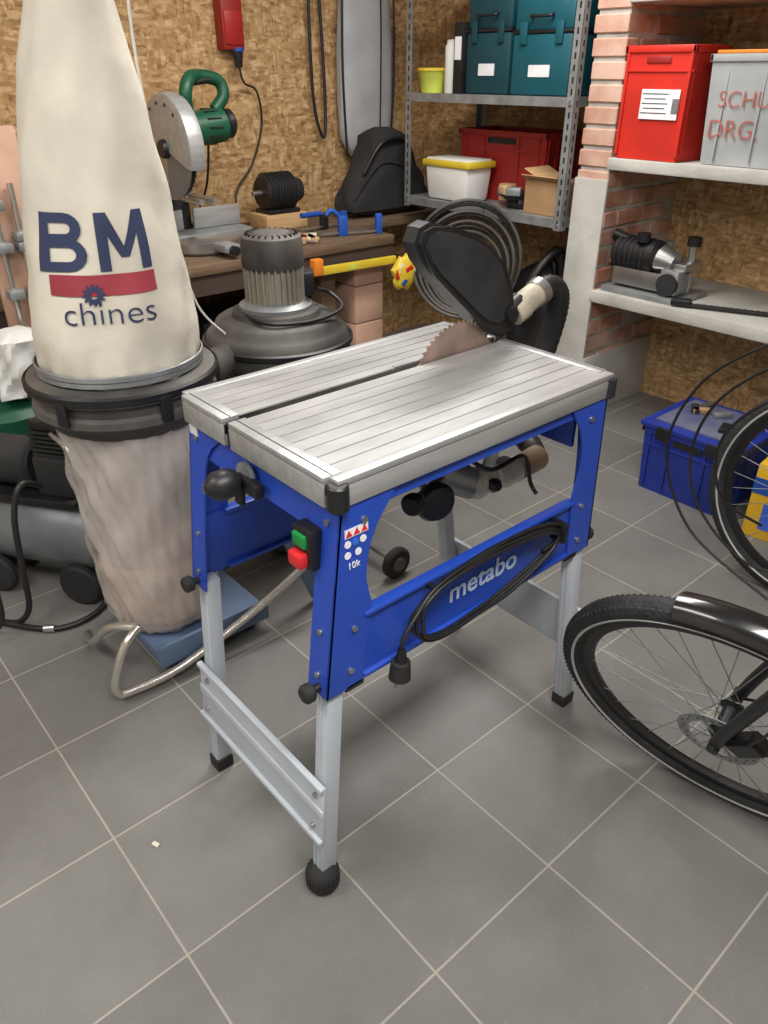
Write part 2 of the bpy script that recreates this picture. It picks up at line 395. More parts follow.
for nm,y,s in(('side_beam_near',Y0+.004,1),('side_beam_far',Y1-.004,-1)):
    xa=X0-.01
    a,b=sorted((y+s*.005,y+s*.009)); bx(g,nm,xa,X1-.02,a,b,.50,.64,BLUE)
    a,b=sorted((y-s*.004,y+s*.02)); bx(g,nm+'_top_lip',X0+.05,X1-.07,a,b,.632,.642,BLUE,bev=.003)
    bx(g,nm+'_bottom_lip',X0+.045,X1-.07,a,b,.495,.505,BLUE,bev=.003)
text(g,'beam_lettering','metabo',.066,T(.965,Y0+.007,.572)@FACEY,PBLUE,bold=.0008)
for x,k,sx in((X0+.006,SF,-1),(X1-.005,SR,1)):
    x_=x
    def fz(bm,k=k):
        for v in bm.verts:
            v.co.x+=k*(v.co.z-.867); ky=.027 if v.co.y<1 else .05
            v.co.y-=ky*(.5-v.co.z)/.5
    def Z(n,a,b,c,d):
        xx=sorted((x_+sx*a,x_+sx*b)); bx(g,n,xx[0],xx[1],Y0,Y1-.012,c,d,GREY,bev=.002,post=fz)
    Z('cross_plate',-.001,.004,.155,.295)
    Z('cross_plate_top_lip',.0,.012,.285,.295)
    Z('cross_plate_fold',.0,.007,.215,.238)
    Z('cross_plate_bottom_lip',.0,.012,.155,.165)
    for yy in(Y0+.012,Y1-.07):
        for zz in(.185,.265):
            px=x+k*(zz-.867); cyl(g,'cross_bolt',(px+sx*.003,yy,zz),(px+sx*.010,yy,zz),.005,STEEL)
box(g,'switch_housing',(.588,.866,.775),(.03,.05,.078),BLK,bev=.006)
box(g,'switch_button_on',(.571,.866,.792),(.010,.034,.024),GREENB,bev=.003)
box(g,'switch_button_off',(.565,.866,.758),(.020,.036,.028),REDB,bev=.006)
cyl(g,'crank_plate',(.590,1.06,.825),(.598,1.06,.825),.026,GALV)
cyl(g,'crank_shaft',(.52,1.08,.815),(.72,1.05,.80),.009,STEEL)
lathe(g,'crank_knob',[(.006,-.028),(.02,-.026),(.026,-.016),(.028,0),(.026,.016),(.018,.026),(.008,.034)],BLK,axm((.55,1.065,.82),(-1,.1,0)),28)
box(g,'crank_arm',(.582,1.065,.80),(.012,.024,.06),BLK,(0,.1,0),bev=.004)
box(g,'crank_collar',(.588,1.03,.815),(.02,.05,.03),BLK,bev=.006)
for i,(dx,dz,mm) in enumerate([(.018,.815,STR),(.034,.815,STR),(.05,.815,STR),(.018,.795,STW),(.034,.795,STB),(.05,.795,STW),(.02,.774,STW),(.042,.774,STW)]):
    px=X0+.008+dx+SF*(dz-.867)
    if mm is STR:
        prism(g,'warning_sticker_backing',[(px-.008,dz-.008),(px+.008,dz-.008),(px+.008,dz+.008),(px-.008,dz+.008)],'XZ',Y0+.0030,Y0+.0042,STW)
        prism(g,'warning_sticker',[(px-.007,dz-.006),(px+.007,dz-.006),(px,dz+.007)],'XZ',Y0+.0024,Y0+.0036,STR)
    else: cyl(g,'info_sticker',(px,Y0+.0028,dz),(px,Y0+.0042,dz),.0066,mm)
text(g,'sticker_text','10k',.018,T(X0+.028,Y0+.0025,.752)@FACEY,STW)
box(g,'label',(.603,1.258,.845),(.006,.03,.02),STW,(0,0,0))
box(g,'blade_housing',(1.17,1.105,.80),(.30,.07,.17),BLK,bev=.02)
cyl(g,'motor_body',(1.12,1.13,.79),(1.12,1.26,.79),.075,BLKM,bev=.012)
cyl(g,'motor_fan_cover',(1.03,.95,.785),(1.03,1.09,.785),.05,DUSTY,bev=.01)
box(g,'tilt_bracket',(.78,1.10,.82),(.20,.05,.08),BLUE,bev=.006)
box(g,'tilt_bracket_rear',(1.285,1.02,.80),(.012,.34,.12),BLUE,bev=.004)
cyl(g,'guide_rod',(.62,.98,.81),(1.30,.98,.81),.008,STEEL)
lathe(g,'height_handwheel',[(.006,-.02),(.03,-.018),(.04,-.008),(.042,.004),(.036,.014),(.015,.018)],BLK,axm((.915,.90,.72),(-.3,-1,0)),28)
cyl(g,'handwheel_axle',(.915,.90,.72),(.95,1.05,.76),.008,STEEL)
lathe(g,'lower_knob',[(.005,-.016),(.02,-.014),(.024,0),(.018,.012)],BLK,axm((.855,.90,.735),(-1,-.6,0)),20)
cyl(g,'knob_spindle',(.855,.90,.735),(.96,.93,.74),.012,STEEL)
cyl(g,'dust_port_funnel',(1.04,1.02,.70),(1.10,.97,.665),.045,GALV,.034)
cyl(g,'dust_port_pipe',(1.09,.975,.662),(1.24,.965,.655),.030,CLRP)
for xx in(1.11,1.155,1.20): cyl(g,'dust_port_ring',(xx,.9735-.0667*(xx-1.11),.661),(xx+.012,.9727-.0667*(xx-1.11),.6605),.036,WHT if xx==1.155 else CLRP)
cyl(g,'dust_port_sleeve',(1.24,.965,.655),(1.345,.985,.645),.028,mat('brown_tape',(172,150,126),.5),.031)
lathe(g,'dust_port_valve_knob',[(.004,0),(.014,.003),(.016,.014),(.010,.024)],BLK,axm((1.135,.943,.665),(-.2,-1,.1)),20)
cyl(g,'white_connector',(1.14,.965,.69),(1.155,.962,.735),.014,WHT)
tube(g,'inner_cable',[(1.02,.94,.78),(1.1,.92,.72),(1.22,.93,.71),(1.27,.94,.62),(1.27,.92,.60)],.005,HOSE)
tube(g,'mains_cable_upper',[(.708,Y0-.03,.545),(.712,Y0-.03,.572),(.745,Y0-.028,.605),(.80,Y0-.022,.638),(.92,Y0-.016,.650),(1.04,Y0-.014,.650),(1.13,Y0-.014,.636),(1.178,Y0-.016,.612),(1.172,Y0-.018,.586),(1.12,Y0-.016,.575)],.0042,HOSE)
for i,(a,b_) in enumerate(((0,0),(.010,-.006),(.02,.004))):
    yy=Y0-.012-.006*i
    tube(g,'mains_cable_loop',[(.745+a,yy,.575+b_),(.765,yy-.006,.614+b_),(.83,yy-.004,.640+b_*.5),(.96,yy,.650-.004*i),(1.09,yy,.638-.004*i),(1.165-a,yy,.614),(1.18-a,yy,.592+b_),(1.13,yy,.564+b_*.4),(1.02,yy,.532-.003*i),(.92,yy,.516+b_*.6),(.83,yy-.003,.515+b_),(.77,yy-.005,.538+b_)],.0042,HOSE,cyc=True)
cyl(g,'mains_plug_neck',(.708,Y0-.03,.550),(.706,Y0-.03,.522),.007,BLK,.012)
cyl(g,'mains_plug',(.706,Y0-.03,.523),(.703,Y0-.03,.482),.018,BLKM,.021,bev=.002)
for d in(-.009,.009): cyl(g,'plug_pin',(.703+d,Y0-.03,.482),(.702+d,Y0-.03,.464),.0026,STEEL)
box(g,'cable_hook',(1.178,Y0-.012,.60),(.014,.04,.05),BLK,bev=.005)
box(g,'cable_hook',(.80,Y0-.010,.632),(.012,.03,.012),BLK,bev=.004)

# ------------------------------------------------------------------ dust collector
cx,cy=.672,1.745
g=G('dust_collector',(cx,cy,0),world=True)
dv=Vector((.656,.755)); lt=Vector((.755,-.656)); DZ=.035
prof=[(.180,.80),(.187,.83),(.187,.90),(.179,.97),(.167,1.05),(.154,1.15),(.141,1.25),(.126,1.35),(.107,1.44),(.084,1.53),(.060,1.60),(.036,1.66),(.012,1.69)]
prof=[(r,z+DZ) for r,z in prof]
def bagr(z):
    for (r0,z0),(r1,z1) in zip(prof,prof[1:]):
        if z0<=z<=z1: return r0+(r1-r0)*(z-z0)/(z1-z0)
    return prof[0][0] if z<prof[0][1] else prof[-1][0]
def bago(z):
    k=max(0,(z-.8)/.89); return lt*(.004*math.sin(pi*min(1,k*1.1))+.034*k*k)
def rip(a,z):
    return .0032*math.sin(a*5+z*9)+.0024*math.sin(a*9-z*21)+.0016*math.sin(a*3+z*38)
def wrk(bm):
    for v in bm.verts:
        z=v.co.z; a=math.atan2(v.co.y-cy,v.co.x-cx)
        o=bago(z); low=max(0,1-(z-.83)/.09); r=bagr(z)
        s=1+(rip(a,z)*min(1,(1.75-z)*2)+low*.0035*math.sin(a*19+2*math.sin(a*3)))/max(r,.02)
        v.co.x=cx+(v.co.x-cx)*s+o.x; v.co.y=cy+(v.co.y-cy)*s+o.y
def fineof(p,n=5):
    o=[]
    for (r0,z0),(r1,z1) in zip(p,p[1:]):
        for j in range(n): o.append((r0+(r1-r0)*j/n,z0+(z1-z0)*j/n))
    return o+[p[-1]]
lathe(g,'filter_bag',fineof(prof,6),CANVAS,T(cx,cy,0),140,post=wrk)
for zz,rr in((.848,.190),(.862,.192)): lathe(g,'bag_strap',[(rr,zz-.008),(rr+.004,zz-.006),(rr+.004,zz+.004),(rr,zz+.006)],GALV,T(cx,cy,0),60,closed=True)
fa=math.atan2(-dv.y,-dv.x) + .20
def mapb(x,z,zc,off,e=0,da=0):
    a=fa+da+x/bagr(zc); aa=math.atan2(math.sin(a),math.cos(a)); r=bagr(z)+rip(aa,z)+off+e; o=bago(z)
    return Vector((cx+r*math.cos(a)+o.x,cy+r*math.sin(a)+o.y,z))
def wrap(zc,off=.005,da=0.0):
    def f(bm):
        for v in bm.verts: v.co=mapb(v.co.x,zc+v.co.y,zc,off,v.co.z,da)
    return f
def quadp(name,qs,zc,da=0,off=.003,m=NAVY,n=10,sx=1):
    bm=bmesh.new()
    for q in qs:
        A,B,C_,D=[Vector(p) for p in q]; V=[]
        for i in range(n+1):
            V.append([])
            for j in range(n+1):
                u,v=i/n,j/n; p=(A*(1-u)+B*u)*(1-v)+(D*(1-u)+C_*u)*v
                V[-1].append(bm.verts.new(mapb(p.x*sx,zc+p.y,zc,off,0,da)))
        for i in range(n):
            for j in range(n): bm.faces.new((V[i][j],V[i+1][j],V[i+1][j+1],V[i][j+1]))
    fin(g,name,bm,m,False)
def R_(x0,x1,y0,y1): return [(x0,y0),(x1,y0),(x1,y1),(x0,y1)]
H_=.057; t_=.024
Bq=[R_(-.128,-.128+.027,-H_,H_)]
def bowl(yc,rv,xs,xr):
    qs=[]; ro=rv; ri=rv-t_*.8
    qs.append(R_(-.11,xs,yc+ri,yc+ro)); qs.append(R_(-.11,xs,yc-ro,yc-ri))
    N=8
    for i in range(N):
        a=-pi/2+pi*i/N; b=-pi/2+pi*(i+1)/N
        qs.append([(xs+xr*math.cos(a),yc+ro*math.sin(a)),(xs+xr*math.cos(b),yc+ro*math.sin(b)),(xs+(xr-.026)*math.cos(b),yc+ri*math.sin(b)),(xs+(xr-.026)*math.cos(a),yc+ri*math.sin(a))])
    return qs
Bq+=bowl(.0270,.0300,-.062,.040)+bowl(-.0240,.0330,-.060,.046)
quadp('bag_letter_b',Bq,1.146,off=.003,n=5,sx=.90)
Mq=[R_(.010,.034,-H_,H_),R_(.100,.124,-H_,H_),[(.010,H_),(.036,H_),(.077,-H_*.55),(.058,-H_*.55)],[(.124,H_),(.098,H_),(.057,-H_*.55),(.076,-H_*.55)]]
quadp('bag_letter_m',Mq,1.146,off=.003,n=7,sx=.90)
quadp('bag_red_band',[R_(-.13,.0,-.021,.021),R_(.0,.132,-.021,.021)],1.062,da=.05,off=.003,m=DRED,n=14,sx=.86)
text(g,'bag_lettering_small','chines',.070,None,NAVY,ext=.0005,post=wrap(1.003,.0035,.09),sub=3,bold=-.001,sx=1.12)
gear=[]
for i in range(48):
    r=.023 if (i//2)%2==0 else .017; a=2*pi*i/48; gear.append((r*math.cos(a),r*math.sin(a)))
bm=bmesh.new(); vs=[bm.verts.new((a,b,0)) for a,b in gear]; inn=[bm.verts.new((a*.38,b*.38,0)) for a,b in gear]
for i in range(48): bm.faces.new((vs[i],vs[(i+1)%48],inn[(i+1)%48],inn[i]))
fin(g,'bag_gear_print',bm,NAVY,post=wrap(1.044,.0055,-.06))
lathe(g,'separator_ring',[(r,z+DZ-.004) for r,z in [(.182,.80),(.192,.806),(.220,.80),(.225,.79),(.225,.775),(.214,.768),(.210,.745),(.219,.738),(.221,.722),(.210,.714),(.196,.70),(.186,.682),(.180,.678),(.180,.79)]],DUSTY,T(cx,cy,0),64,closed=True)
lathe(g,'ring_top_lip',[(.223,.832),(.229,.827),(.229,.812),(.223,.808)],BLK,T(cx,cy,0),64,closed=True)
for i in range(6):
    a=fa+.5+i*pi/3; box(g,'ring_clip',(cx+.226*math.cos(a),cy+.226*math.sin(a),.79),(.010,.028,.06),BLK,(0,0,a),bev=.003)
def cr(bm,amp=.004):
    for v in bm.verts:
        a=math.atan2(v.co.y-cy,v.co.x-cx); z=v.co.z
        s=1+amp/.18*(math.sin(a*11+z*25)+math.sin(a*7-z*33)+.7*math.sin(a*23+z*50)+.5*math.sin(a*31-z*12))
        v.co.x=cx+(v.co.x-cx)*s; v.co.y=cy+(v.co.y-cy)*s
lathe(g,'collection_bag_film',fineof([(.182,.715),(.177,.66),(.174,.58),(.172,.50),(.170,.42),(.167,.34),(.165,.28),(.161,.22),(.156,.15),(.143,.11),(.12,.095)],7),FILM,T(cx,cy,0),130,post=lambda b:cr(b,.0035),cap=False)
lathe(g,'collected_sawdust',fineof([(.005,.40),(.05,.395),(.10,.37),(.14,.335),(.155,.30),(.154,.22),(.148,.15),(.134,.11),(.10,.096),(.02,.093)]),SAWD,T(cx,cy,0),70,post=lambda b:cr(b,.001),cap=False)
lathe(g,'dust_cake_on_film',fineof([(.166,.70),(.163,.62),(.160,.54),(.158,.46),(.155,.38),(.150,.33)]),mat('fine_dust_film',(206,192,182),.9,0,.12,5,c2=(222,214,206),alpha=.55),T(cx,cy,0),90,post=lambda b:cr(b,.002),cap=False)
bx(g,'base_tray',.56,.90,1.57,1.92,.045,.085,LBLUE,bev=.008)
bx(g,'base_tray_lip',.555,.905,1.562,1.574,.04,.11,LBLUE,bev=.004)
tube(g,'frame_tube',[(.52,1.575,.20),(.47,1.56,.17),(.43,1.56,.08),(.43,1.56,.040),(.46,1.555,.028),(.6,1.545,.035),(.80,1.535,.10),(.95,1.53,.16),(1.08,1.53,.22)],.012,CHROME)
tube(g,'frame_tube',[(.52,1.575,.20),(.47,1.65,.18),(.45,1.75,.08),(.47,1.86,.03)],.012,CHROME)
box(g,'side_strut',(1.02,1.58,.24),(.05,.02,.46),LBLUE,(0,-.35,0),bev=.003)
bx(g,'rear_frame_bar',.90,1.40,1.86,1.90,.04,.08,LBLUE,bev=.004)
for x,y in((.60,1.88),(1.37,1.88),(.62,1.61),(.86,1.61)):
    cyl(g,'caster',(x-.012,y,.024),(x+.012,y,.024),.024,BLKM,bev=.004)
cyl(g,'transport_wheel',(1.37,1.50,.055),(1.37,1.53,.055),.055,BLKM,bev=.008); cyl(g,'transport_wheel_hub',(1.37,1.495,.055),(1.37,1.50,.055),.025,DUSTY)
cyl(g,'wheel_axle',(1.37,1.53,.055),(1.37,1.90,.055),.01,STEEL)
mx,my=1.245,1.93
lathe(g,'fan_housing',[(.10,.835),(.13,.83),(.135,.815),(.17,.81),(.185,.80),(.19,.785),(.205,.775),(.215,.765),(.222,.74),(.222,.70),(.215,.69),(.20,.68),(.19,.60),(.16,.56),(.05,.55)],DUSTY,T(mx,my,0),64)
lathe(g,'fan_housing_rim',[(.222,.752),(.23,.748),(.23,.735),(.222,.73)],BLK,T(mx,my,0),64,closed=True)
cyl(g,'fan_pedestal',(mx,my,.03),(mx,my,.56),.13,DUSTY,.16)
cyl(g,'motor_body',(mx,my,.83),(mx,my,.965),.078,MOTG)
for i in range(30):
    a=2*pi*i/30; box(g,'cooling_fin',(mx+.083*math.cos(a),my+.083*math.sin(a),.898),(.014,.004,.125),MOTG,(0,0,a))
lathe(g,'motor_cap',[(.090,.955),(.092,.967),(.091,1.015),(.086,1.038),(.066,1.048),(.01,1.05)],DUSTY,T(mx,my,0),40)
for i in range(24):
    a=2*pi*i/24; box(g,'cap_vent',(mx+.064*math.cos(a),my+.064*math.sin(a),1.046),(.026,.004,.006),BLK,(0,0,a))
lathe(g,'motor_flange',[(.11,.828),(.11,.845),(.09,.855),(.08,.86)],GALV,T(mx,my,0),40)
box(g,'terminal_box',(mx+.085,my-.03,.90),(.06,.07,.07),BLK,(0,0,-.6),bev=.008)
tube(g,'motor_cable',[(mx+.11,my-.06,.88),(mx+.16,my-.06,.86),(mx+.15,my-.13,.83),(mx+.02,my-.16,.82),(mx-.1,my-.12,.825),(mx-.12,my-.02,.83)],.006,HOSE)
tube(g,'transfer_duct',[(cx+.16,cy+.05,.75),(cx+.28,cy+.10,.73),(mx-.2,my-.03,.72)],.05,DUSTY)
tube(g,'hanging_cord',[(.77,1.49,2.5),(.77,1.58,2.0),(.80,1.70,1.55),(.85,1.78,1.3),(.90,1.84,1.1),(.96,1.88,.9),(1.04,1.89,.80)],.003,WHT)

# ------------------------------------------------------------------ bicycles
def bicycle(hub,h,w,name='bicycle'):
    hub=Vector(hub); h=Vector(h).normalized(); w=Vector(w); w=(w-h*w.dot(h)).normalized(); n=h.cross(w).normalized()
    g=G(name,(hub.x,hub.y,0),world=True)
    B=Matrix(((h.x,w.x,n.x,hub.x),(h.y,w.y,n.y,hub.y),(h.z,w.z,n.z,hub.z),(0,0,0,1)))
    def P(a,c,b=0): return tuple(B@Vector((a,c,b)))
    def wheel(a,c):
        W=B@T(a,c,0)
        R=.330; r=.025
        lathe(g,'tyre',[(R+r*math.cos(t)*1.05,r*math.sin(t)) for t in [2*pi*i/14 for i in range(14)]],RUB,W,110,closed=True)
        bm=bmesh.new()
        for i in range(150):
            for j,(off,wd) in enumerate(((-.014,.008),(0,.007),(.014,.008))):
                a_=2*pi*(i+.5*(j%2))/150; rr=R+.0245-(abs(off)/.014)*.0048
                M=W@Matrix.Rotation(a_,4,'Z')@T(rr,0,off)@Matrix.Rotation(.4*(j-1),4,'X')@Matrix.Diagonal((.0035,.009,wd,1))
                bmesh.ops.create_cube(bm,size=1,matrix=M)
        fin(g,'tyre_tread',bm,RUB)
        for s in(-1,1):
            lathe(g,'reflective_stripe',[(R-.008,s*.0238),(R-.003,s*.0258),(R-.002,s*.0246),(R-.008,s*.0222)],REFLEX,W,110,closed=True)
        lathe(g,'rim',[(.309,-.012),(.311,-.011),(.311,.011),(.309,.012),(.288,.009),(.284,0),(.288,-.009)],BLK,W,90,closed=True)
        lathe(g,'hub_shell',[(.008,-.05),(.024,-.034),(.026,-.03),(.016,-.024),(.016,.024),(.026,.03),(.024,.034),(.008,.05)],BLK,W,28)
        bm=bmesh.new()
        for i in range(32):
            s=1 if i%2 else -1; ao=2*pi*i/32; k=.9 if (i//2)%2 else -.9
            p0=Vector((.287*math.cos(ao),.287*math.sin(ao),s*.003)); p1=Vector((.024*math.cos(ao+k),.024*math.sin(ao+k),s*.031))
            L=(p1-p0).length; M=W@T(*((p0+p1)/2))@(p1-p0).to_track_quat('Z','Y').to_matrix().to_4x4()
            bmesh.ops.create_cone(bm,segments=6,radius1=.0011,radius2=.0011,depth=L,matrix=M)
        fin(g,'spokes',bm,GALV)
        lathe(g,'brake_disc',[(.058,-.0455),(.08,-.0455),(.08,-.0475),(.058,-.0475)],GALV,W,60,closed=True)
        bm=bmesh.new()
        for i in range(6):
            bmesh.ops.create_cube(bm,size=1,matrix=W@Matrix.Rotation(2*pi*i/6,4,'Z')@T(.04,0,-.046)@Matrix.Diagonal((.045,.006,.002,1)))
        fin(g,'disc_arms',bm,GALV)
        bm=bmesh.new()
        for i in range(28):
            t=2*pi*i/28; bmesh.ops.create_cone(bm,segments=8,radius1=.003,radius2=.003,depth=.0026,cap_ends=True,matrix=W@Matrix.Rotation(t,4,'Z')@T(.066+.006*(i%2),0,-.0465))
        fin(g,'disc_holes',bm,BLK)
    wheel(0,0)
    W=B
    sweep=[(.372+.002*math.cos(t)-.018*(abs(math.sin(t))**2),.034*math.sin(t)) for t in [(-pi/2)+pi*i/10 for i in range(11)]]
    inner=[(r-.003,z*.93) for r,z in sweep][::-1]
    lathe(g,'mudguard',sweep+inner,GLOSSB,W,40,closed=True,a0=math.radians(72),a1=math.radians(205))
    for s in(-1,1):
        tube(g,'fork_blade',[P(0,0,s*.058),P(-.03,.12,s*.06),P(-.10,.36,s*.055),P(-.13,.42,s*.03)],.013,BLK)
        tube(g,'mudguard_stay',[P(0,.0,s*.055),P(-.2,.12,s*.05),P(-.34,.14,s*.036)],.003,BLK)
        cyl(g,'axle_nut',P(0,0,s*.05),P(0,0,s*.075),.012,BLK)
    bm=bmesh.new(); bmesh.ops.create_cube(bm,size=1,matrix=B@T(-.055,.055,-.055)@Matrix.Rotation(.7,4,'Z')@Matrix.Diagonal((.05,.08,.035,1)))
    bmesh.ops.bevel(bm,geom=bm.edges[:],offset=.008,segments=2,affect='EDGES'); fin(g,'brake_caliper',bm,BLK,True)
    tube(g,'brake_hose',[P(-.06,.09,-.07),P(-.09,.2,-.075),P(-.12,.4,-.05),P(-.2,.62,-.03)],.003,HOSE)
    cyl(g,'fork_crown',P(-.115,.39,-.055),P(-.115,.39,.055),.016,BLK)
    cyl(g,'head_tube',P(-.13,.41),P(-.20,.62),.022,BLK)
    tube(g,'stem',[P(-.20,.62),P(-.215,.68),P(-.17,.72)],.016,BLK)
    tube(g,'handlebar',[P(-.25,.72,-.30),P(-.18,.73,-.14),P(-.17,.72,0),P(-.18,.73,.14),P(-.25,.72,.30)],.012,BLK)
    for s in(-1,1): tube(g,'grip',[P(-.25,.72,s*.30),P(-.29,.72,s*.38)],.017,BLKM)
    wheel(-1.05,0)
    FR=FRAMEP
    cyl(g,'down_tube',P(-.16,.47),P(-.62,-.04),.02,FR); cyl(g,'top_tube',P(-.18,.58),P(-.78,.44),.016,FR); cyl(g,'seat_tube',P(-.62,-.04),P(-.82,.56),.016,FR)
    for s in(-1,1):
        cyl(g,'chain_stay',P(-.62,-.04,s*.03),P(-1.05,0,s*.062),.010,FR); cyl(g,'seat_stay',P(-.78,.44,s*.02),P(-1.05,0,s*.062),.008,FR)
        cyl(g,'pedal_crank',P(-.62,-.04,s*.06),P(-.62+s*.12,-.04+s*.12,s*.075),.009,BLK)
    lathe(g,'chainring',[(.07,.048),(.085,.048),(.085,.051),(.07,.051)],STEEL,B@T(-.62,-.04,0),48,closed=True)
    cyl(g,'bottom_bracket',P(-.62,-.04,-.06),P(-.62,-.04,.06),.022,FR)
    cyl(g,'seat_post',P(-.82,.56),P(-.86,.66),.013,BLK)
    bm=bmesh.new(); bmesh.ops.create_uvsphere(bm,u_segments=20,v_segments=12,radius=1,matrix=B@T(-.84,.68,0)@Matrix.Diagonal((.13,.03,.065,1))); fin(g,'saddle',bm,BLKM,True)
    return g
bicycle((1.225,.366,.332),(-.17,.985,0),(-.385,-.05,.921))
bicycle((2.25,.58,.356),(-.1,.99,0),(.04,0,1))
g=G('bicycle_control_cables',(1.97,.7,.12),world=True)
cb=[[(1.97,.62,.92),(1.95,.76,.85),(1.95,.911,.70),(1.95,.966,.48),(1.95,.842,.26),(1.95,.576,.15)],
    [(2.0,.55,.90),(1.98,.72,.81),(1.97,.86,.66),(1.97,.90,.48),(1.97,.83,.32),(2.0,.66,.20),(2.1,.5,.22)],
    [(2.05,.50,.86),(2.02,.66,.76),(2.0,.80,.62),(2.0,.84,.50),(2.02,.80,.36),(2.1,.70,.28)]]
for c_ in cb: tube(g,'control_cable',c_,.0042,HOSE,n=10)

# ------------------------------------------------------------------ masonry shelving
g=G('masonry_shelf_unit',(3.15,1.6,0),world=True)
def pier(y0,y1,zp):
    bx(g,'pier_core',2.905,XW,y0+.007,y1-.007,0,ZC-.005,MORT)
    bm=bmesh.new(); z=.01; row=0
    while z<ZC-.08:
        for fx in range(3):
            l=.19; x0=2.896+fx*.195-(.095 if row%2 else 0); x1=min(x0+l-.012,XW-.002); x0=max(x0,2.896)
            if x1-x0<.03: continue
            j=random.uniform(-.008,.008)
            bmesh.ops.create_cube(bm,size=1,matrix=T((x0+x1)/2,(y0+y1)/2+j,z+.034)@Matrix.Diagonal((x1-x0,y1-y0,.062,1)))
        z+=.078; row+=1
    bmesh.ops.bevel(bm,geom=bm.edges[:],offset=.004,segments=1,affect='EDGES')
    fin(g,'pier_bricks',bm,BRICK)
    bx(g,'pier_render',2.885,2.90,y0-.004,y1+.004,0,zp,CONC,bev=.004)
    bx(g,'pier_render_side',2.89,XW,y0-.008,y0-.001,0,.30,CONC,bev=.002)
pier(1.925,2.08,1.06); pier(.30,.48,.9)
def slab(z0,z1,nm):
    bx(g,nm,2.880,XW,.2,1.932,z0,z1,CONC,bev=.006)
slab(.565,.615,'shelf_slab_low'); slab(1.10,1.145,'shelf_slab_mid'); slab(1.665,1.72,'shelf_slab_top')
def crate(name,x0,x1,y0,y1,z0,z1,m,ribs=True,rim=None,taper=.93,fill=None):
    cx_,cy_=(x0+x1)/2,(y0+y1)/2; g=G(name,(cx_,cy_,z0))
    lx,ly,H=x1-x0,y1-y0,z1-z0; t=.004
    bm=bmesh.new()
    def ring(sx,sy,z): return [bm.verts.new((a*sx/2,b*sy/2,z)) for a,b in((-1,-1),(1,-1),(1,1),(-1,1))]
    k=taper
    R=[ring(lx*k,ly*k,0),ring(lx,ly,H),ring(lx-2*t,ly-2*t,H),ring(lx*k-2*t,ly*k-2*t,t)]
    bm.faces.new(R[0][::-1]); bm.faces.new(R[3])
    for a,b in zip(R,R[1:]):
        for i in range(4): bm.faces.new((a[i],a[(i+1)%4],b[(i+1)%4],b[i]))
    fin(g,'tub',bm,m)
    rm=rim or m
    for s in(-1,1):
        box(g,'rim_long',(s*lx/2,0,H-.012),(.014,ly+.014,.024),rm,bev=.003); box(g,'rim_short',(0,s*ly/2,H-.012),(lx+.014,.014,.024),rm,bev=.003)
    if ribs:
        for s in(-1,1):
            for q in(-.42,-.2,.2,.42):
                box(g,'rib',(s*lx*.485,q*ly,H*.5),(.012,.008,H*.86),m,(0,s*(1-k)*lx/2/H,0))
                box(g,'rib',(q*lx,s*ly*.485,H*.5),(.008,.012,H*.86),m,(-s*(1-k)*ly/2/H,0,0))
        for s in(-1,1): box(g,'handle_recess',(s*(lx/2+.001),0,H*.86),(.006,ly*.32,.026),BLK,bev=.002); box(g,'band',(s*lx*.492,0,H*.74),(.012,ly*.96,.01),m)
        box(g,'band',(0,-ly*.492,H*.74),(lx*.96,.012,.01),m)
    if fill: box(g,'contents',(0,0,H*.8),(lx*.9,ly*.9,.06),fill,bev=.01)
    return g,lx,ly,H
g,lx,ly,H=crate('red_storage_crate',2.89,3.13,1.635,1.912,1.147,1.53,REDP,ribs=False,taper=.95,fill=ORNG)
for s in (-1,1):
    box(g,'corner_rib',(-lx*.493,s*ly*.47,H*.5),(.012,.012,H*.92),REDP); box(g,'side_rib',(s*lx*.40,-ly*.485,H*.5),(.010,.012,H*.9),REDP)
box(g,'handle_slot',(-lx/2-.001,0,H*.88),(.006,.10,.024),REDD,bev=.002)
box(g,'front_band',(-lx*.495,0,H*.79),(.012,ly*.97,.008),REDP); box(g,'side_band',(0,-ly*.495,H*.79),(lx*.97,.010,.008),REDP)
box(g,'label',(-lx/2*.985-.004,-.03,H*.50),(.004,.16,.10),STW)
for i in range(5): box(g,'label_print',(-lx/2*.985-.0065,-.01,H*.50+.035-.016*i),(.001,.09 if i%2 else .11,.003),BLKM)
for i in range(9): box(g,'label_barcode',(-lx/2*.985-.0065,-.085-.003*i,H*.50-.005),(.001,.0015,.05),BLK)
g,lx,ly,H=crate('grey_storage_bin',2.92,3.27,1.01,1.58,1.147,1.50,GRYP,ribs=False,rim=GRYP)
RP=mat('red_marker',(172,92,84),.7)
text(g,'handwriting','SCHUUR',.075,T(-lx/2*.985-.004,.09,H*.60)@FACEX,RP,bold=-.001)
text(g,'handwriting','DRG.',.085,T(-lx/2*.975-.004,.16,H*.33)@FACEX,RP,bold=-.001)
box(g,'lid_strip',(0,0,H+.006),(lx*.97,ly*.97,.012),ORNG,bev=.004)
box(g,'clip',(-lx/2-.012,.0,H-.03),(.012,.07,.04),YEL,bev=.004)
for s in(-.8,-.3,.3,.8): box(g,'wall_rib',(-lx/2*.975-.002,s*ly/2*.95,H*.45),(.004,.008,H*.8),GRYP)

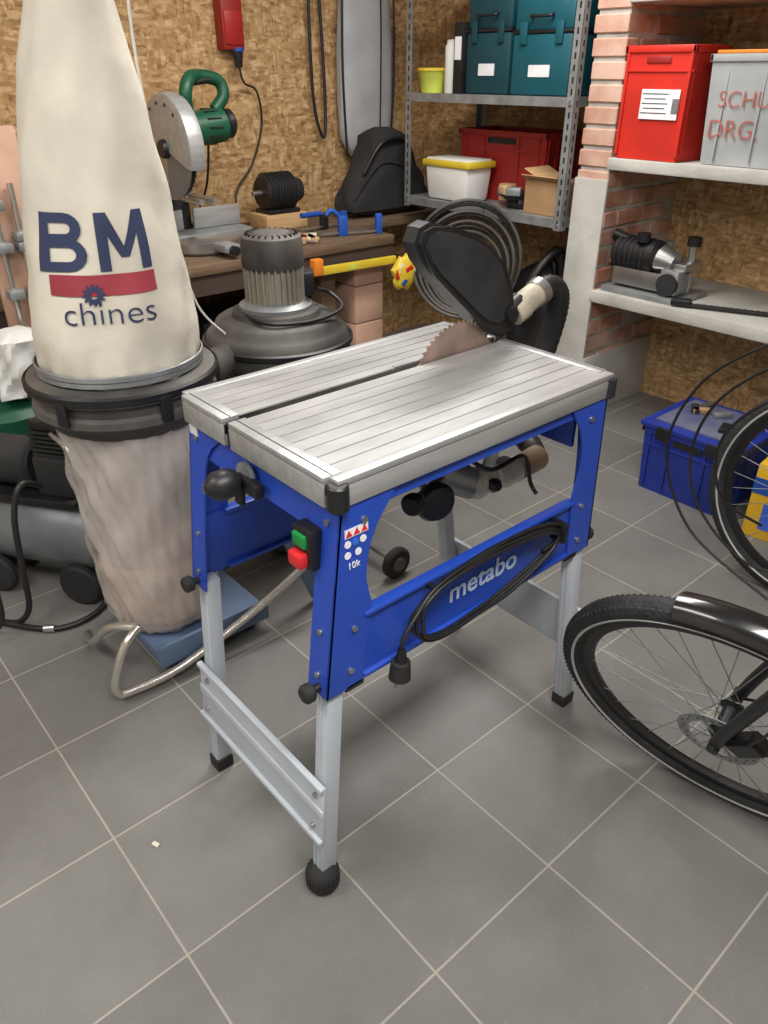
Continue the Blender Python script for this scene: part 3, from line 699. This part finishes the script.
g=G('angle_bench_tool',(3.04,1.72,.615),sc=1.4)
box(g,'base_plate',(0,0,.008),(.18,.26,.016),GALV,bev=.003)
cyl(g,'motor',(-.02,.13,.11),(-.02,-.02,.11),.05,BLK,bev=.01)
for i in range(6): cyl(g,'motor_rib',(-.02,.11-.018*i,.11),(-.02,.106-.018*i,.11),.053,BLKM)
cyl(g,'gear_head',(-.02,-.02,.11),(-.02,-.07,.10),.042,STEEL,.03)
cyl(g,'column',(.05,0,.01),(.05,0,.15),.014,STEEL); cyl(g,'column',(.03,-.09,.01),(.03,-.09,.16),.012,STEEL)
box(g,'bracket',(.02,-.05,.09),(.10,.12,.03),STEEL,bev=.004); box(g,'head_block',(-.03,-.08,.055),(.07,.06,.07),GALV,bev=.006); box(g,'depth_scale',(-.06,.02,.05),(.01,.18,.05),STEEL,bev=.002)
cyl(g,'knob',(.03,-.09,.15),(.03,-.09,.175),.02,BLK); cyl(g,'knob',(-.05,.03,.155),(-.05,.03,.18),.02,BLK)
cyl(g,'side_handle',(-.02,.10,.15),(-.04,.14,.165),.014,BLK); cyl(g,'cutter',(-.06,-.08,.05),(-.075,-.08,.05),.032,BLKM)
g=G('hedge_trimmer_bar',(3.02,1.30,.615),math.atan2(-.42,.17))
box(g,'bar',(0,0,.012),(.44,.026,.01),BLKM,bev=.002)
for i in range(17): box(g,'tooth',(-.2+i*.025,.020,.012),(.008,.02,.006),STEEL)
box(g,'grip',(-.24,0,.02),(.08,.035,.03),BLK,bev=.008)
g,lx,ly,H=crate('blue_lidded_crate',2.52,2.86,.985,1.355,0,.27,BINBLUE)
box(g,'lid',(0,0,H+.008),(lx+.03,ly+.03,.022),BINBLUE,bev=.006); box(g,'lid_panel',(0,0,H+.022),(lx-.05,ly-.05,.01),mat('faded_blue_lid',(62,70,112),.7,c2=(108,110,130)),bev=.003)
for q in(-.1,.1): box(g,'latch',(-lx/2-.016,q,H-.01),(.014,.05,.05),BLK,bev=.004)
for i in range(5): box(g,'lid_item',(random.uniform(-.1,.1),random.uniform(-.12,.12),H+.036),(.07,.03,.018),[BLK,DUSTY,CARD,BLKM,GALV][i],(0,0,random.uniform(-1,1)),bev=.003)
g=G('yellow_product_box',(2.64,.78,0),.1)
box(g,'carton',(0,0,.14),(.26,.26,.28),mat('yellow_print_card',(226,178,40),.5),bev=.002)
box(g,'carton_band',(-.1305,0,.20),(.002,.262,.06),BTEAL); text(g,'carton_text','WATER',.05,T(-.132,0,.20)@FACEX,STW); box(g,'carton_picture',(-.1315,0,.09),(.002,.16,.10),STB)

# ------------------------------------------------------------------ metal rack
g=G('metal_shelving_rack',(3.12,2.6,0),world=True)
for x in(2.85,3.40):
    for y,s in((2.105,1),(3.115,-1)):
        z0=.84
        a,b=sorted((x,x+(.038 if x<3 else -.038))); c,d=sorted((y,y+s*.003))
        bx(g,'upright_flange',a,b,c,d,z0,2.35,GALV)
        c,d=sorted((y,y+s*.038)); a,b=(x,x+.003)
        bx(g,'upright_web',a,b,c,d,z0,2.35,GALV)
        if x<3:
            bm=bmesh.new()
            for i in range(36):
                bmesh.ops.create_cube(bm,size=1,matrix=T(x-.0006,y+s*.019,z0+.03+i*.042)@Matrix.Diagonal((.001,.008,.022,1)))
                bmesh.ops.create_cube(bm,size=1,matrix=T(x+.02,y-s*.0006,z0+.03+i*.042)@Matrix.Diagonal((.008,.001,.022,1)))
            fin(g,'upright_slots',bm,BLK)
for z in(.885,1.355,1.86):
    bx(g,'shelf_pan',2.853,3.40,2.11,3.11,z-.006,z,GALV); bx(g,'shelf_lip_front',2.851,2.855,2.11,3.11,z-.036,z,GALV); bx(g,'shelf_lip_end',2.853,3.40,2.108,2.112,z-.036,z,GALV); bx(g,'shelf_lip_end',2.853,3.40,3.108,3.112,z-.036,z,GALV)
for y in(2.12,3.10):
    for z in(.95,1.9): bx(g,'wall_bracket',3.40,XW,y-.015,y+.015,z,z+.03,GALV)
for z in(.88,1.35):
    for y in(2.125,3.095): cyl(g,'bolt',(2.845,y,z-.018),(2.851,y,z-.018),.008,STEEL)
def toolcase(name,x0,x1,y0,y1,z0,z1,m,m2):
    g=G(name,((x0+x1)/2,(y0+y1)/2,z0)); lx,ly,H=x1-x0,y1-y0,z1-z0
    box(g,'shell_lower',(0,0,H*.31),(lx,ly,H*.62),m,bev=.014); box(g,'shell_upper',(0,0,H*.82),(lx*.98,ly*.98,H*.35),m2,bev=.014); box(g,'seam',(0,0,H*.635),(lx*1.005,ly*1.005,.012),BLK,bev=.003)
    for q in(-.3,.3): box(g,'latch',(-lx/2-.004,q*ly,H*.62),(.012,ly*.12,H*.22),m2,bev=.004)
    box(g,'label',(-lx/2-.001,0,H*.25),(.003,ly*.36,H*.12),STW)
    tube(g,'handle',[(-lx/2,-.05,H*.80),(-lx/2-.02,-.045,H*.78),(-lx/2-.02,.045,H*.78),(-lx/2,.05,H*.80)],.006,BLK)
toolcase('teal_tool_case',2.88,3.3,2.17,2.48,1.356,1.72,TEAL,TEAL)
toolcase('teal_tool_case',2.89,3.3,2.50,2.76,1.356,1.74,TEALD,TEALD)
g=G('black_binder_box',(3.0,2.80,1.356)); box(g,'spine',(0,0,.14),(.24,.055,.28),BLK,bev=.003); box(g,'label',(-.1205,0,.18),(.002,.04,.09),STW)
g=G('white_canister',(2.95,2.885,1.356)); lathe(g,'body',[(.045,0),(.047,.005),(.047,.19),(.04,.20),(.04,.215),(.005,.22)],WHT,None,30)
g=G('lime_storage_tub',(2.93,3.01,1.356)); lathe(g,'body',[(.055,0),(.07,.085),(.075,.09),(.075,.098),(.066,.098),(.052,.006),(.01,.006)],LIME,None,30); lathe(g,'rim',[(.072,.09),(.078,.092),(.078,.104),(.07,.104)],YEL,None,30,closed=True)
crate('dark_red_storage_crate',3.08,3.36,2.40,2.95,.886,1.20,REDD)
g=G('white_bucket_box',(2.96,2.84,.886))
box(g,'tub',(0,0,.08),(.18,.30,.16),WHT,bev=.02,taper=.9); box(g,'yellow_rim',(0,0,.168),(.195,.325,.03),YEL,bev=.008); box(g,'lid',(0,0,.185),(.165,.29,.012),WHT,bev=.004)
g=G('small_parts_pile',(2.95,2.51,.886))
for i in range(13): box(g,'part',(random.uniform(-.05,.05),random.uniform(-.11,.11),.02+.02*(i%4)),(.05,.07,.035),[BLK,CARD,DUSTY,GALV,BLKM,WOODL][i%6],(0,0,random.uniform(-.6,.6)),bev=.004)
g=G('cardboard_box',(2.99,2.26,.886))
box(g,'carton',(0,0,.07),(.18,.20,.14),CARD,bev=.003); box(g,'flap',(-.10,0,.15),(.05,.20,.004),CARD,(0,.5,0)); box(g,'flap',(.0,.06,.16),(.17,.12,.004),WOODL,(.4,0,0))

# hose coil under the rack
g=G('coiled_hose',(2.74,2.55,.665))
ax=Vector((.72,.69,0)); e1=Vector((.69,-.72,0))
for k in range(7):
    R=.27-.014*k+random.uniform(-.008,.008); pts=[]
    for i in range(16):
        a=2*pi*i/16; p=e1*(R*math.cos(a)*.95)+Vector((0,0,R*math.sin(a)))+ax*(-.03+.010*k)+Vector((0,0,-.010*k)); pts.append(p)
    tube(g,'coil_turn',pts,.008,HOSE if k%2 else DUSTY,cyc=True,n=4)
tube(g,'hanger',[(0,0,.25),(.05,.0,.26),(.12,0,.20)],.004,STEEL)
g=G('shop_vacuum',(3.17,2.36,0))
lathe(g,'drum',[(.16,.04),(.19,.06),(.20,.2),(.20,.42),(.205,.43),(.205,.46),(.19,.50),(.15,.58),(.08,.62),(.01,.625)],BLKM,None,40)
tube(g,'handle',[(-.1,-.1,.58),(-.08,-.06,.67),(.08,.06,.67),(.1,.1,.58)],.014,BLK)
tube(g,'hose',[(-.19,0,.40),(-.27,-.06,.42),(-.28,-.10,.6),(-.16,-.15,.72),(-.13,-.17,.5),(-.14,-.16,.3)],.022,HOSE,ridge=.06)
for i in range(4):
    a=pi/4+i*pi/2; cyl(g,'caster',(.15*math.cos(a),.15*math.sin(a)-.012,.03),(.15*math.cos(a),.15*math.sin(a)+.012,.03),.03,BLK)

# ------------------------------------------------------------------ workbench
g=G('workbench',(1.4,3.15,0),world=True)
bx(g,'bench_top',.1,2.50,2.80,YW,.735,.775,WOOD,bev=.004); bx(g,'bench_top_extension',2.50,3.42,3.15,YW,.735,.775,WOOD,bev=.004)
bx(g,'front_apron',.1,2.50,2.81,2.84,.655,.735,mat('dark_apron',(66,52,44),.8))
for x in(.3,1.3,2.1): bx(g,'bench_leg',x,x+.08,2.86,2.94,0,.735,WOOD); bx(g,'bench_leg_rear',x,x+.08,3.42,3.50,0,.735,WOOD)
for i in range(4): bx(g,'block_support',2.30,2.48,2.86,3.10,.0+.183*i,.178+.183*i,PINKW,bev=.005)
for i in range(4): bx(g,'block_support_rear',2.28,2.46,3.2,3.45,.0+.183*i,.178+.183*i,PINKW,bev=.005)
bx(g,'lower_shelf',.3,2.25,2.95,3.50,.25,.27,WOOD)
g=G('stack_of_dark_boxes',(1.75,3.15,.27))
for (x,y,lx,ly,H,m) in((0,0,.4,.3,.2,BLKM),(-.45,.02,.36,.32,.28,DUSTY),(.28,-.02,.14,.26,.3,GREEN),(-.9,0,.4,.3,.22,CARD)): box(g,'box',(x,y,H/2),(lx,ly,H),m,bev=.008); box(g,'box_lid',(x,y,H+.006),(lx+.01,ly+.01,.014),BLK,bev=.003)
g=G('spirit_level',(2.22,2.785,.67)); box(g,'beam',(0,0,0),(.55,.02,.036),YEL,(0,.02,0),bev=.003)
box(g,'vial_window',(0,-.011,.0),(.05,.002,.02),LIME); box(g,'end_cap',(-.28,0,.0055),(.02,.024,.042),BLK); box(g,'end_cap',(.28,0,-.0055),(.02,.024,.042),BLK); box(g,'orange_clamp',(-.21,-.02,.03),(.05,.04,.07),ORNG,bev=.006)
g=G('printed_sack',(2.51,2.735,.61))
bm=bmesh.new(); bmesh.ops.create_icosphere(bm,subdivisions=3,radius=1)
for v in bm.verts: v.co=Vector((v.co.x*.08*(1+.15*math.sin(v.co.z*7)),v.co.y*.035,v.co.z*.08*(1+.15*math.sin(v.co.x*9))))
fin(g,'sack',bm,YEL,True)
for i,mm in enumerate([REDP,WHT,BTEAL,REDP,WHT,BTEAL,REDP]): box(g,'print',(-.06+.02*i,-.030+abs(i-3)*.004,.035*math.sin(i*2.3)),(.022,.010,.045),mm,(0,.4*i,0),bev=.002)
tube(g,'sack_tie',[(.0,.0,.08),(-.01,.03,.10),(-.01,.05,.09),(-.03,.07,.06)],.003,HOSE)

g=G('mitre_saw',(1.64,3.12,.778),sc=1.06)
lathe(g,'turntable',[(.15,0),(.16,.01),(.16,.045),(.15,.052),(.01,.052)],STEEL,T(0,-.02,0),48)
box(g,'base_wing',(0,.04,.03),(.50,.13,.058),GALV,bev=.008); box(g,'fence',(-.13,.085,.10),(.22,.018,.08),ALU,bev=.004); box(g,'fence',(.14,.085,.10),(.22,.018,.08),ALU,bev=.004)
box(g,'table_arm',(0,-.20,.035),(.07,.14,.03),GALV,bev=.006); cyl(g,'mitre_lock',(0,-.26,.03),(0,-.295,.03),.018,BLK)
box(g,'pivot_tower',(.0,.17,.12),(.09,.10,.20),BLKM,bev=.014)
for s in(-.03,.03): cyl(g,'slide_rod',(s,.30,.19),(s,-.12,.19),.012,CHROME)
box(g,'arm',(.03,.12,.33),(.07,.08,.34),GALV,(.35,0,0),bev=.014)
Zb=.375
Mb=T(-.06,0,Zb)
lathe(g,'blade_guard_upper',[(.0,-.038),(.17,-.038),(.186,-.03),(.192,0),(.186,.03),(.17,.038),(0,.038)],ALU,Mb@Matrix.Rotation(pi/2,4,'Y'),56,a0=math.radians(80),a1=math.radians(290))
prism(g,'toothed_blade',bladepts(0,Zb,.178,48,.008),'YZ',-.061,-.0585,STEEL)
lathe(g,'lower_guard_sector',[(.02,-.030),(.182,-.030),(.182,-.024),(.02,-.024)],mat('grey_guard_plastic',(112,114,116),.4),Mb@Matrix.Rotation(pi/2,4,'Y'),40,closed=True,a0=math.radians(-70),a1=math.radians(10))
lathe(g,'blade_hub',[(.0,-.055),(.03,-.055),(.034,-.045),(.034,0)],BLK,Mb@Matrix.Rotation(pi/2,4,'Y'),24)
for i in range(5):
    t=.6+.42*i; cyl(g,'guard_screw',(-.1005,.155*math.cos(t),Zb+.155*math.sin(t)),(-.098,.155*math.cos(t),Zb+.155*math.sin(t)),.006,BLK)
cyl(g,'motor',(-.02,.0,.43),(.17,.0,.45),.062,GREEN,bev=.012); cyl(g,'motor_cap',(.165,.0,.45),(.205,.0,.453),.053,BLK,bev=.01)
for i in range(12):
    t=2*pi*i/12; box(g,'motor_rib',(.10,.062*math.cos(t),.443+.062*math.sin(t)),(.06,.006,.006),BLK)
box(g,'gear_housing',(-.01,.02,.44),(.06,.12,.14),BLK,bev=.02)
tube(g,'handle',[(.0,-.03,.50),(-.01,-.05,.56),(.02,-.03,.605),(.08,.01,.615),(.17,.02,.60),(.185,.01,.55),(.14,.01,.50)],.024,GREEN)
tube(g,'handle_trigger',[(.05,-.01,.595),(.12,.0,.602)],.012,BLK)
tube(g,'power_cable',[(.12,.06,.50),(.16,.12,.40),(.17,.2,.2),(.1,.25,.02),(.2,.3,.01)],.005,HOSE)
g=G('bench_motor',(2.2,3.33,.775))
box(g,'wood_block',(0,0,.035),(.24,.16,.07),WOODL,bev=.003); box(g,'foot',(0,0,.08),(.18,.13,.02),BLK,bev=.003)
cyl(g,'stator',(-.09,0,.165),(.08,0,.165),.082,BLK,bev=.012); cyl(g,'end_bell',(.08,0,.165),(.13,0,.165),.07,BLKM,.05); cyl(g,'shaft',(-.14,0,.165),(-.09,0,.165),.012,STEEL)
for i in range(9): lathe(g,'fin',[(.082,-.002),(.088,-.002),(.088,.002),(.082,.002)],BLKM,T(-.07+i*.017,0,.165)@Matrix.Rotation(pi/2,4,'Y'),32,closed=True)
g=G('bar_clamp',(2.33,2.92,.79),-.35)
box(g,'bar',(0,0,.0),(.30,.022,.007),STEEL); box(g,'fixed_jaw',(.14,0,.03),(.03,.03,.09),BTEAL,bev=.005); box(g,'sliding_jaw',(-.04,0,.03),(.045,.03,.09),BTEAL,bev=.005)
tube(g,'trigger',[(-.04,0,.06),(-.09,0,.10),(-.12,0,.08)],.011,BTEAL)
g=G('bar_clamp',(2.33,3.13,.79),.15)
box(g,'bar',(0,0,.0),(.32,.02,.007),STEEL); box(g,'fixed_jaw',(.14,0,.02),(.03,.03,.07),BTEAL,bev=.005); box(g,'sliding_jaw',(.0,0,.02),(.04,.03,.07),BLK,bev=.005); cyl(g,'screw_handle',(-.02,0,.06),(-.15,0,.065),.012,BTEAL)
g=G('hand_tools_pile',(2.05,3.02,.776))
for i in range(18):
    a=random.uniform(-1.5,1.5); x=random.uniform(-.10,.08); y=random.uniform(-.13,.14)
    if i%3==0: box(g,'offcut',(x,y,.014),(.12,.035,.02),[WOODL,CARD,WOOD,DIRT][i%4],(0,0,a))
    else:
        d=Vector((math.cos(a),math.sin(a),0)); p=Vector((x,y,.013)); cyl(g,'shank',p,p+d*.08,.005,STEEL); cyl(g,'grip',p-d*.05,p,.012,[REDP,BLK,BTEAL,ORNG][i%4],bev=.003)
g=G('sanding_block_box',(1.22,2.92,.775)); box(g,'box',(0,0,.04),(.16,.14,.08),WHT,bev=.004); box(g,'lid',(0,0,.083),(.165,.145,.012),DIRT,bev=.003)
g=G('pipe_clamps',(.92,2.95,.775),.1)
for i in range(3): cyl(g,'pipe',(-.25,.04*i,.03+.02*i),(.22,.04*i,.03+.02*i),.016,[BTEAL,GALV,BTEAL][i]); box(g,'head',(-.22,.04*i,.04+.02*i),(.05,.03,.07),BTEAL,bev=.006)
for i in range(4): box(g,'spacer',(-.12+.1*i,.04,.012),(.03,.16,.024),BLK)
g=G('upright_board',(.78,2.775,0),world=True)
bx(g,'board',.70,.86,2.765,2.790,0,1.30,PINKW,bev=.003); bx(g,'foot_block',.72,.84,2.79,2.798,.3,.36,WOODL)
g=G('steel_bar_clamps',(.77,2.735,0),world=True)
for i,x in enumerate((.735,.80)):
    cyl(g,'bar',(x,2.745,.0),(x,2.745,1.22-.08*i),.010,CHROME)
    for z in(.80,1.08-.1*i,.95): box(g,'jaw',(x,2.735,z),(.05,.05,.03),GALV,bev=.005)
g=G('hanging_hand_saw',(1.0,YW-.02,1.72),0)
prism(g,'saw_plate',[(-.04,.2),(.06,.2),(.03,-.22),(0,-.22)],'XZ',-.004,-.001,STEEL); tube(g,'saw_handle',[(-.03,-.01,.2),(-.05,-.01,.28),(.01,-.01,.33),(.07,-.01,.28),(.05,-.01,.2)],.014,WOODL); cyl(g,'peg',(0,0,.27),(0,.02,.27),.006,STEEL)

g=G('red_wall_socket_box',(2.12,YW,1.50),world=True)
bx(g,'body',2.07,2.18,YW-.07,YW,1.53,1.78,REDD,bev=.008); bx(g,'face',2.08,2.17,YW-.076,YW-.07,1.55,1.68,mat('bright_red',(166,36,34),.4),bev=.003)
cyl(g,'plug',(2.15,YW-.05,1.53),(2.15,YW-.05,1.46),.024,BLK,.016); cyl(g,'plug_collar',(2.15,YW-.05,1.54),(2.15,YW-.05,1.525),.028,BTEAL)
tube(g,'cable',[(2.15,YW-.05,1.47),(2.17,YW-.05,1.40),(2.25,YW-.03,1.36),(2.27,YW-.02,1.22),(2.20,YW-.02,1.05),(2.10,YW-.03,.95),(2.05,YW-.06,.86),(1.95,YW-.1,.785)],.005,HOSE)
tube(g,'fixed_conduit',[(2.125,YW-.02,1.77),(2.125,YW-.02,2.53)],.009,BLK,n=1)

def softbag(name,loc,sx,sy,h,m,rz=0,top=.5,amp=.03):
    g=G(name,loc,rz); bm=bmesh.new(); n=28; rows=22; V=[]
    for j in range(rows+1):
        t=j/rows; wv=(1-(1-top)*t)*(.86+.14*math.sin(pi*min(1,t*1.6)))
        ed=min(1,(t+.02)*9)**.5*min(1,(1-t+.02)*9)**.5
        V.append([])
        for i in range(n):
            a=2*pi*i/n; ca,sa=math.cos(a),math.sin(a)
            X=math.copysign(abs(ca)**.6,ca)*sx/2*wv*ed; Y=math.copysign(abs(sa)**.6,sa)*sy/2*ed
            k=1+amp*(math.sin(5*a+t*9)+math.sin(9*a-t*15))
            V[-1].append(bm.verts.new((X*k,Y*k,t*h)))
    for j in range(rows):
        for i in range(n): bm.faces.new((V[j][i],V[j][(i+1)%n],V[j+1][(i+1)%n],V[j+1][i]))
    bm.faces.new(V[0]); bm.faces.new(V[-1]); fin(g,'cloth',bm,m,True)
    return g
g=softbag('hanging_garment_bag',(2.90,3.49,1.02),.36,.09,1.3,BAGG,top=.9,amp=.012)
for s in(-1,1): tube(g,'edge_binding',[(s*.150,-.03,.03),(s*.172,-.035,.4),(s*.166,-.035,.8),(s*.15,-.03,1.29)],.006,BLK)
tube(g,'zip',[(.06,-.050,.05),(.07,-.050,.6),(.06,-.048,1.25)],.004,BLKM); cyl(g,'hook',(0,0,1.29),(0,.05,1.4),.005,STEEL)
g=G('hanging_strap',(2.60,YW-.03,1.1)); tube(g,'webbing',[(0,0,1.0),(-.03,-.01,.6),(-.02,-.01,.2),(.03,-.02,.05),(.05,-.01,.3),(.03,0,.9)],.008,BLK)
g=softbag('dark_equipment_bag',(2.86,3.30,.776),.68,.20,.42,BAGD,top=.32,amp=.04)
tube(g,'carry_strap',[(-.2,-.085,.22),(-.1,-.115,.36),(.06,-.11,.36),(.15,-.085,.24)],.010,BLK); tube(g,'zip',[(-.26,-.08,.10),(-.1,-.105,.26),(.13,-.10,.22)],.004,BLKM)

# ------------------------------------------------------------------ compressor
g=G('air_compressor',(.54,2.24,0),-.95)
lathe(g,'tank',[(.0,-.25),(.06,-.245),(.10,-.225),(.12,-.19),(.12,.19),(.10,.225),(.06,.245),(0,.25)],TANK,T(0,0,.20)@Matrix.Rotation(pi/2,4,'Y'),44)
lathe(g,'tank_end_port',[(.02,0),(.02,.02),(.005,.022)],BLK,T(.245,-.02,.16)@Matrix.Rotation(pi/2,4,'Y'),20)
for s in(-.15,.15): cyl(g,'wheel',(s,-.13,.07),(s,-.10,.07),.07,BLKM,bev=.008); box(g,'saddle',(s,0,.09),(.03,.16,.08),BLK,bev=.004); box(g,'foot',(s,.05,.025),(.04,.06,.05),BLKM,bev=.006)
box(g,'pump_platform',(0,0,.335),(.34,.17,.02),BLK,bev=.004); cyl(g,'motor',(-.16,0,.425),(.02,0,.425),.075,BLKM,bev=.012); box(g,'crankcase',(.10,0,.41),(.12,.13,.13),BLKM,bev=.012)
for i in range(6): box(g,'cylinder_fin',(.10,0,.48+.014*i),(.11,.11,.006),BLKM)
box(g,'cylinder_head',(.10,0,.57),(.10,.10,.03),BLK,bev=.005); tube(g,'handle',[(-.2,-.08,.33),(-.24,-.08,.48),(-.24,.08,.48),(-.2,.08,.33)],.012,BLK)
cyl(g,'gauge',(.2,-.02,.35),(.23,-.02,.35),.025,STEEL); cyl(g,'gauge_face',(.23,-.02,.35),(.232,-.02,.35),.021,WHT); cyl(g,'regulator',(.2,.03,.34),(.2,.03,.42),.018,BLK)
box(g,'brand_plate',(.10,.05,.31),(.16,.05,.004),BTEAL,(-.4,0,0))
text(g,'tank_lettering','EURO',.05,T(.248,.0,.21)@Matrix.Rotation(pi/2,4,'Z')@Matrix.Rotation(pi/2,4,'X'),NAVY)
tube(g,'pressure_pipe',[(.12,-.05,.55),(.2,-.09,.51),(.22,-.08,.37),(.18,-.05,.30)],.007,STEEL)
tube(g,'delivery_hose',[(.2,.03,.42),(.23,.02,.50),(.26,-.06,.42),(.27,-.12,.30),(.26,-.10,.20),(.27,-.04,.12),(.29,.03,.08)],.008,HOSE)
g=G('air_hose',(.40,2.02,0),world=True)
tube(g,'hose',[(.50,2.08,.42),(.44,2.04,.46),(.40,2.03,.38),(.38,2.02,.22),(.37,2.03,.08),(.34,2.07,.014),(.30,2.11,.010),(.36,2.02,.010),(.421,1.964,.010),(.50,1.955,.010),(.57,1.99,.010),(.60,2.05,.03)],.009,HOSE)
tube(g,'hose',[(.38,2.1,.45),(.32,2.04,.36),(.30,2.02,.20),(.29,2.04,.06),(.24,2.08,.012),(.1,2.1,.012),(-.15,2.16,.012)],.008,HOSE)
tube(g,'coupling',[(.385,1.99,.012),(.41,1.972,.012)],.013,STEEL,n=1)
softbag('green_garden_sack',(.62,2.61,0),.36,.20,.50,GREEN,top=.85)
softbag('white_plastic_sack',(.67,2.61,.502),.26,.18,.22,WHT,top=.6,amp=.07)
g=G('crumpled_paper_scrap',(.306,1.107,0)); box(g,'scrap',(0,0,.003),(.010,.016,.004),DIRT,(.1,.12,.4),bev=.001)

# ------------------------------------------------------------------ camera
cd=bpy.data.cameras.new('camera'); cam=bpy.data.objects.new('camera',cd); COL.objects.link(cam)
cd.sensor_fit='VERTICAL'; cd.sensor_height=36; cd.sensor_width=27; cd.lens=750/1024*36; cd.clip_start=.02
cam.location=(0,0,1.45); cam.rotation_euler=(math.radians(59.5),0,math.radians(-41))
S.camera=cam
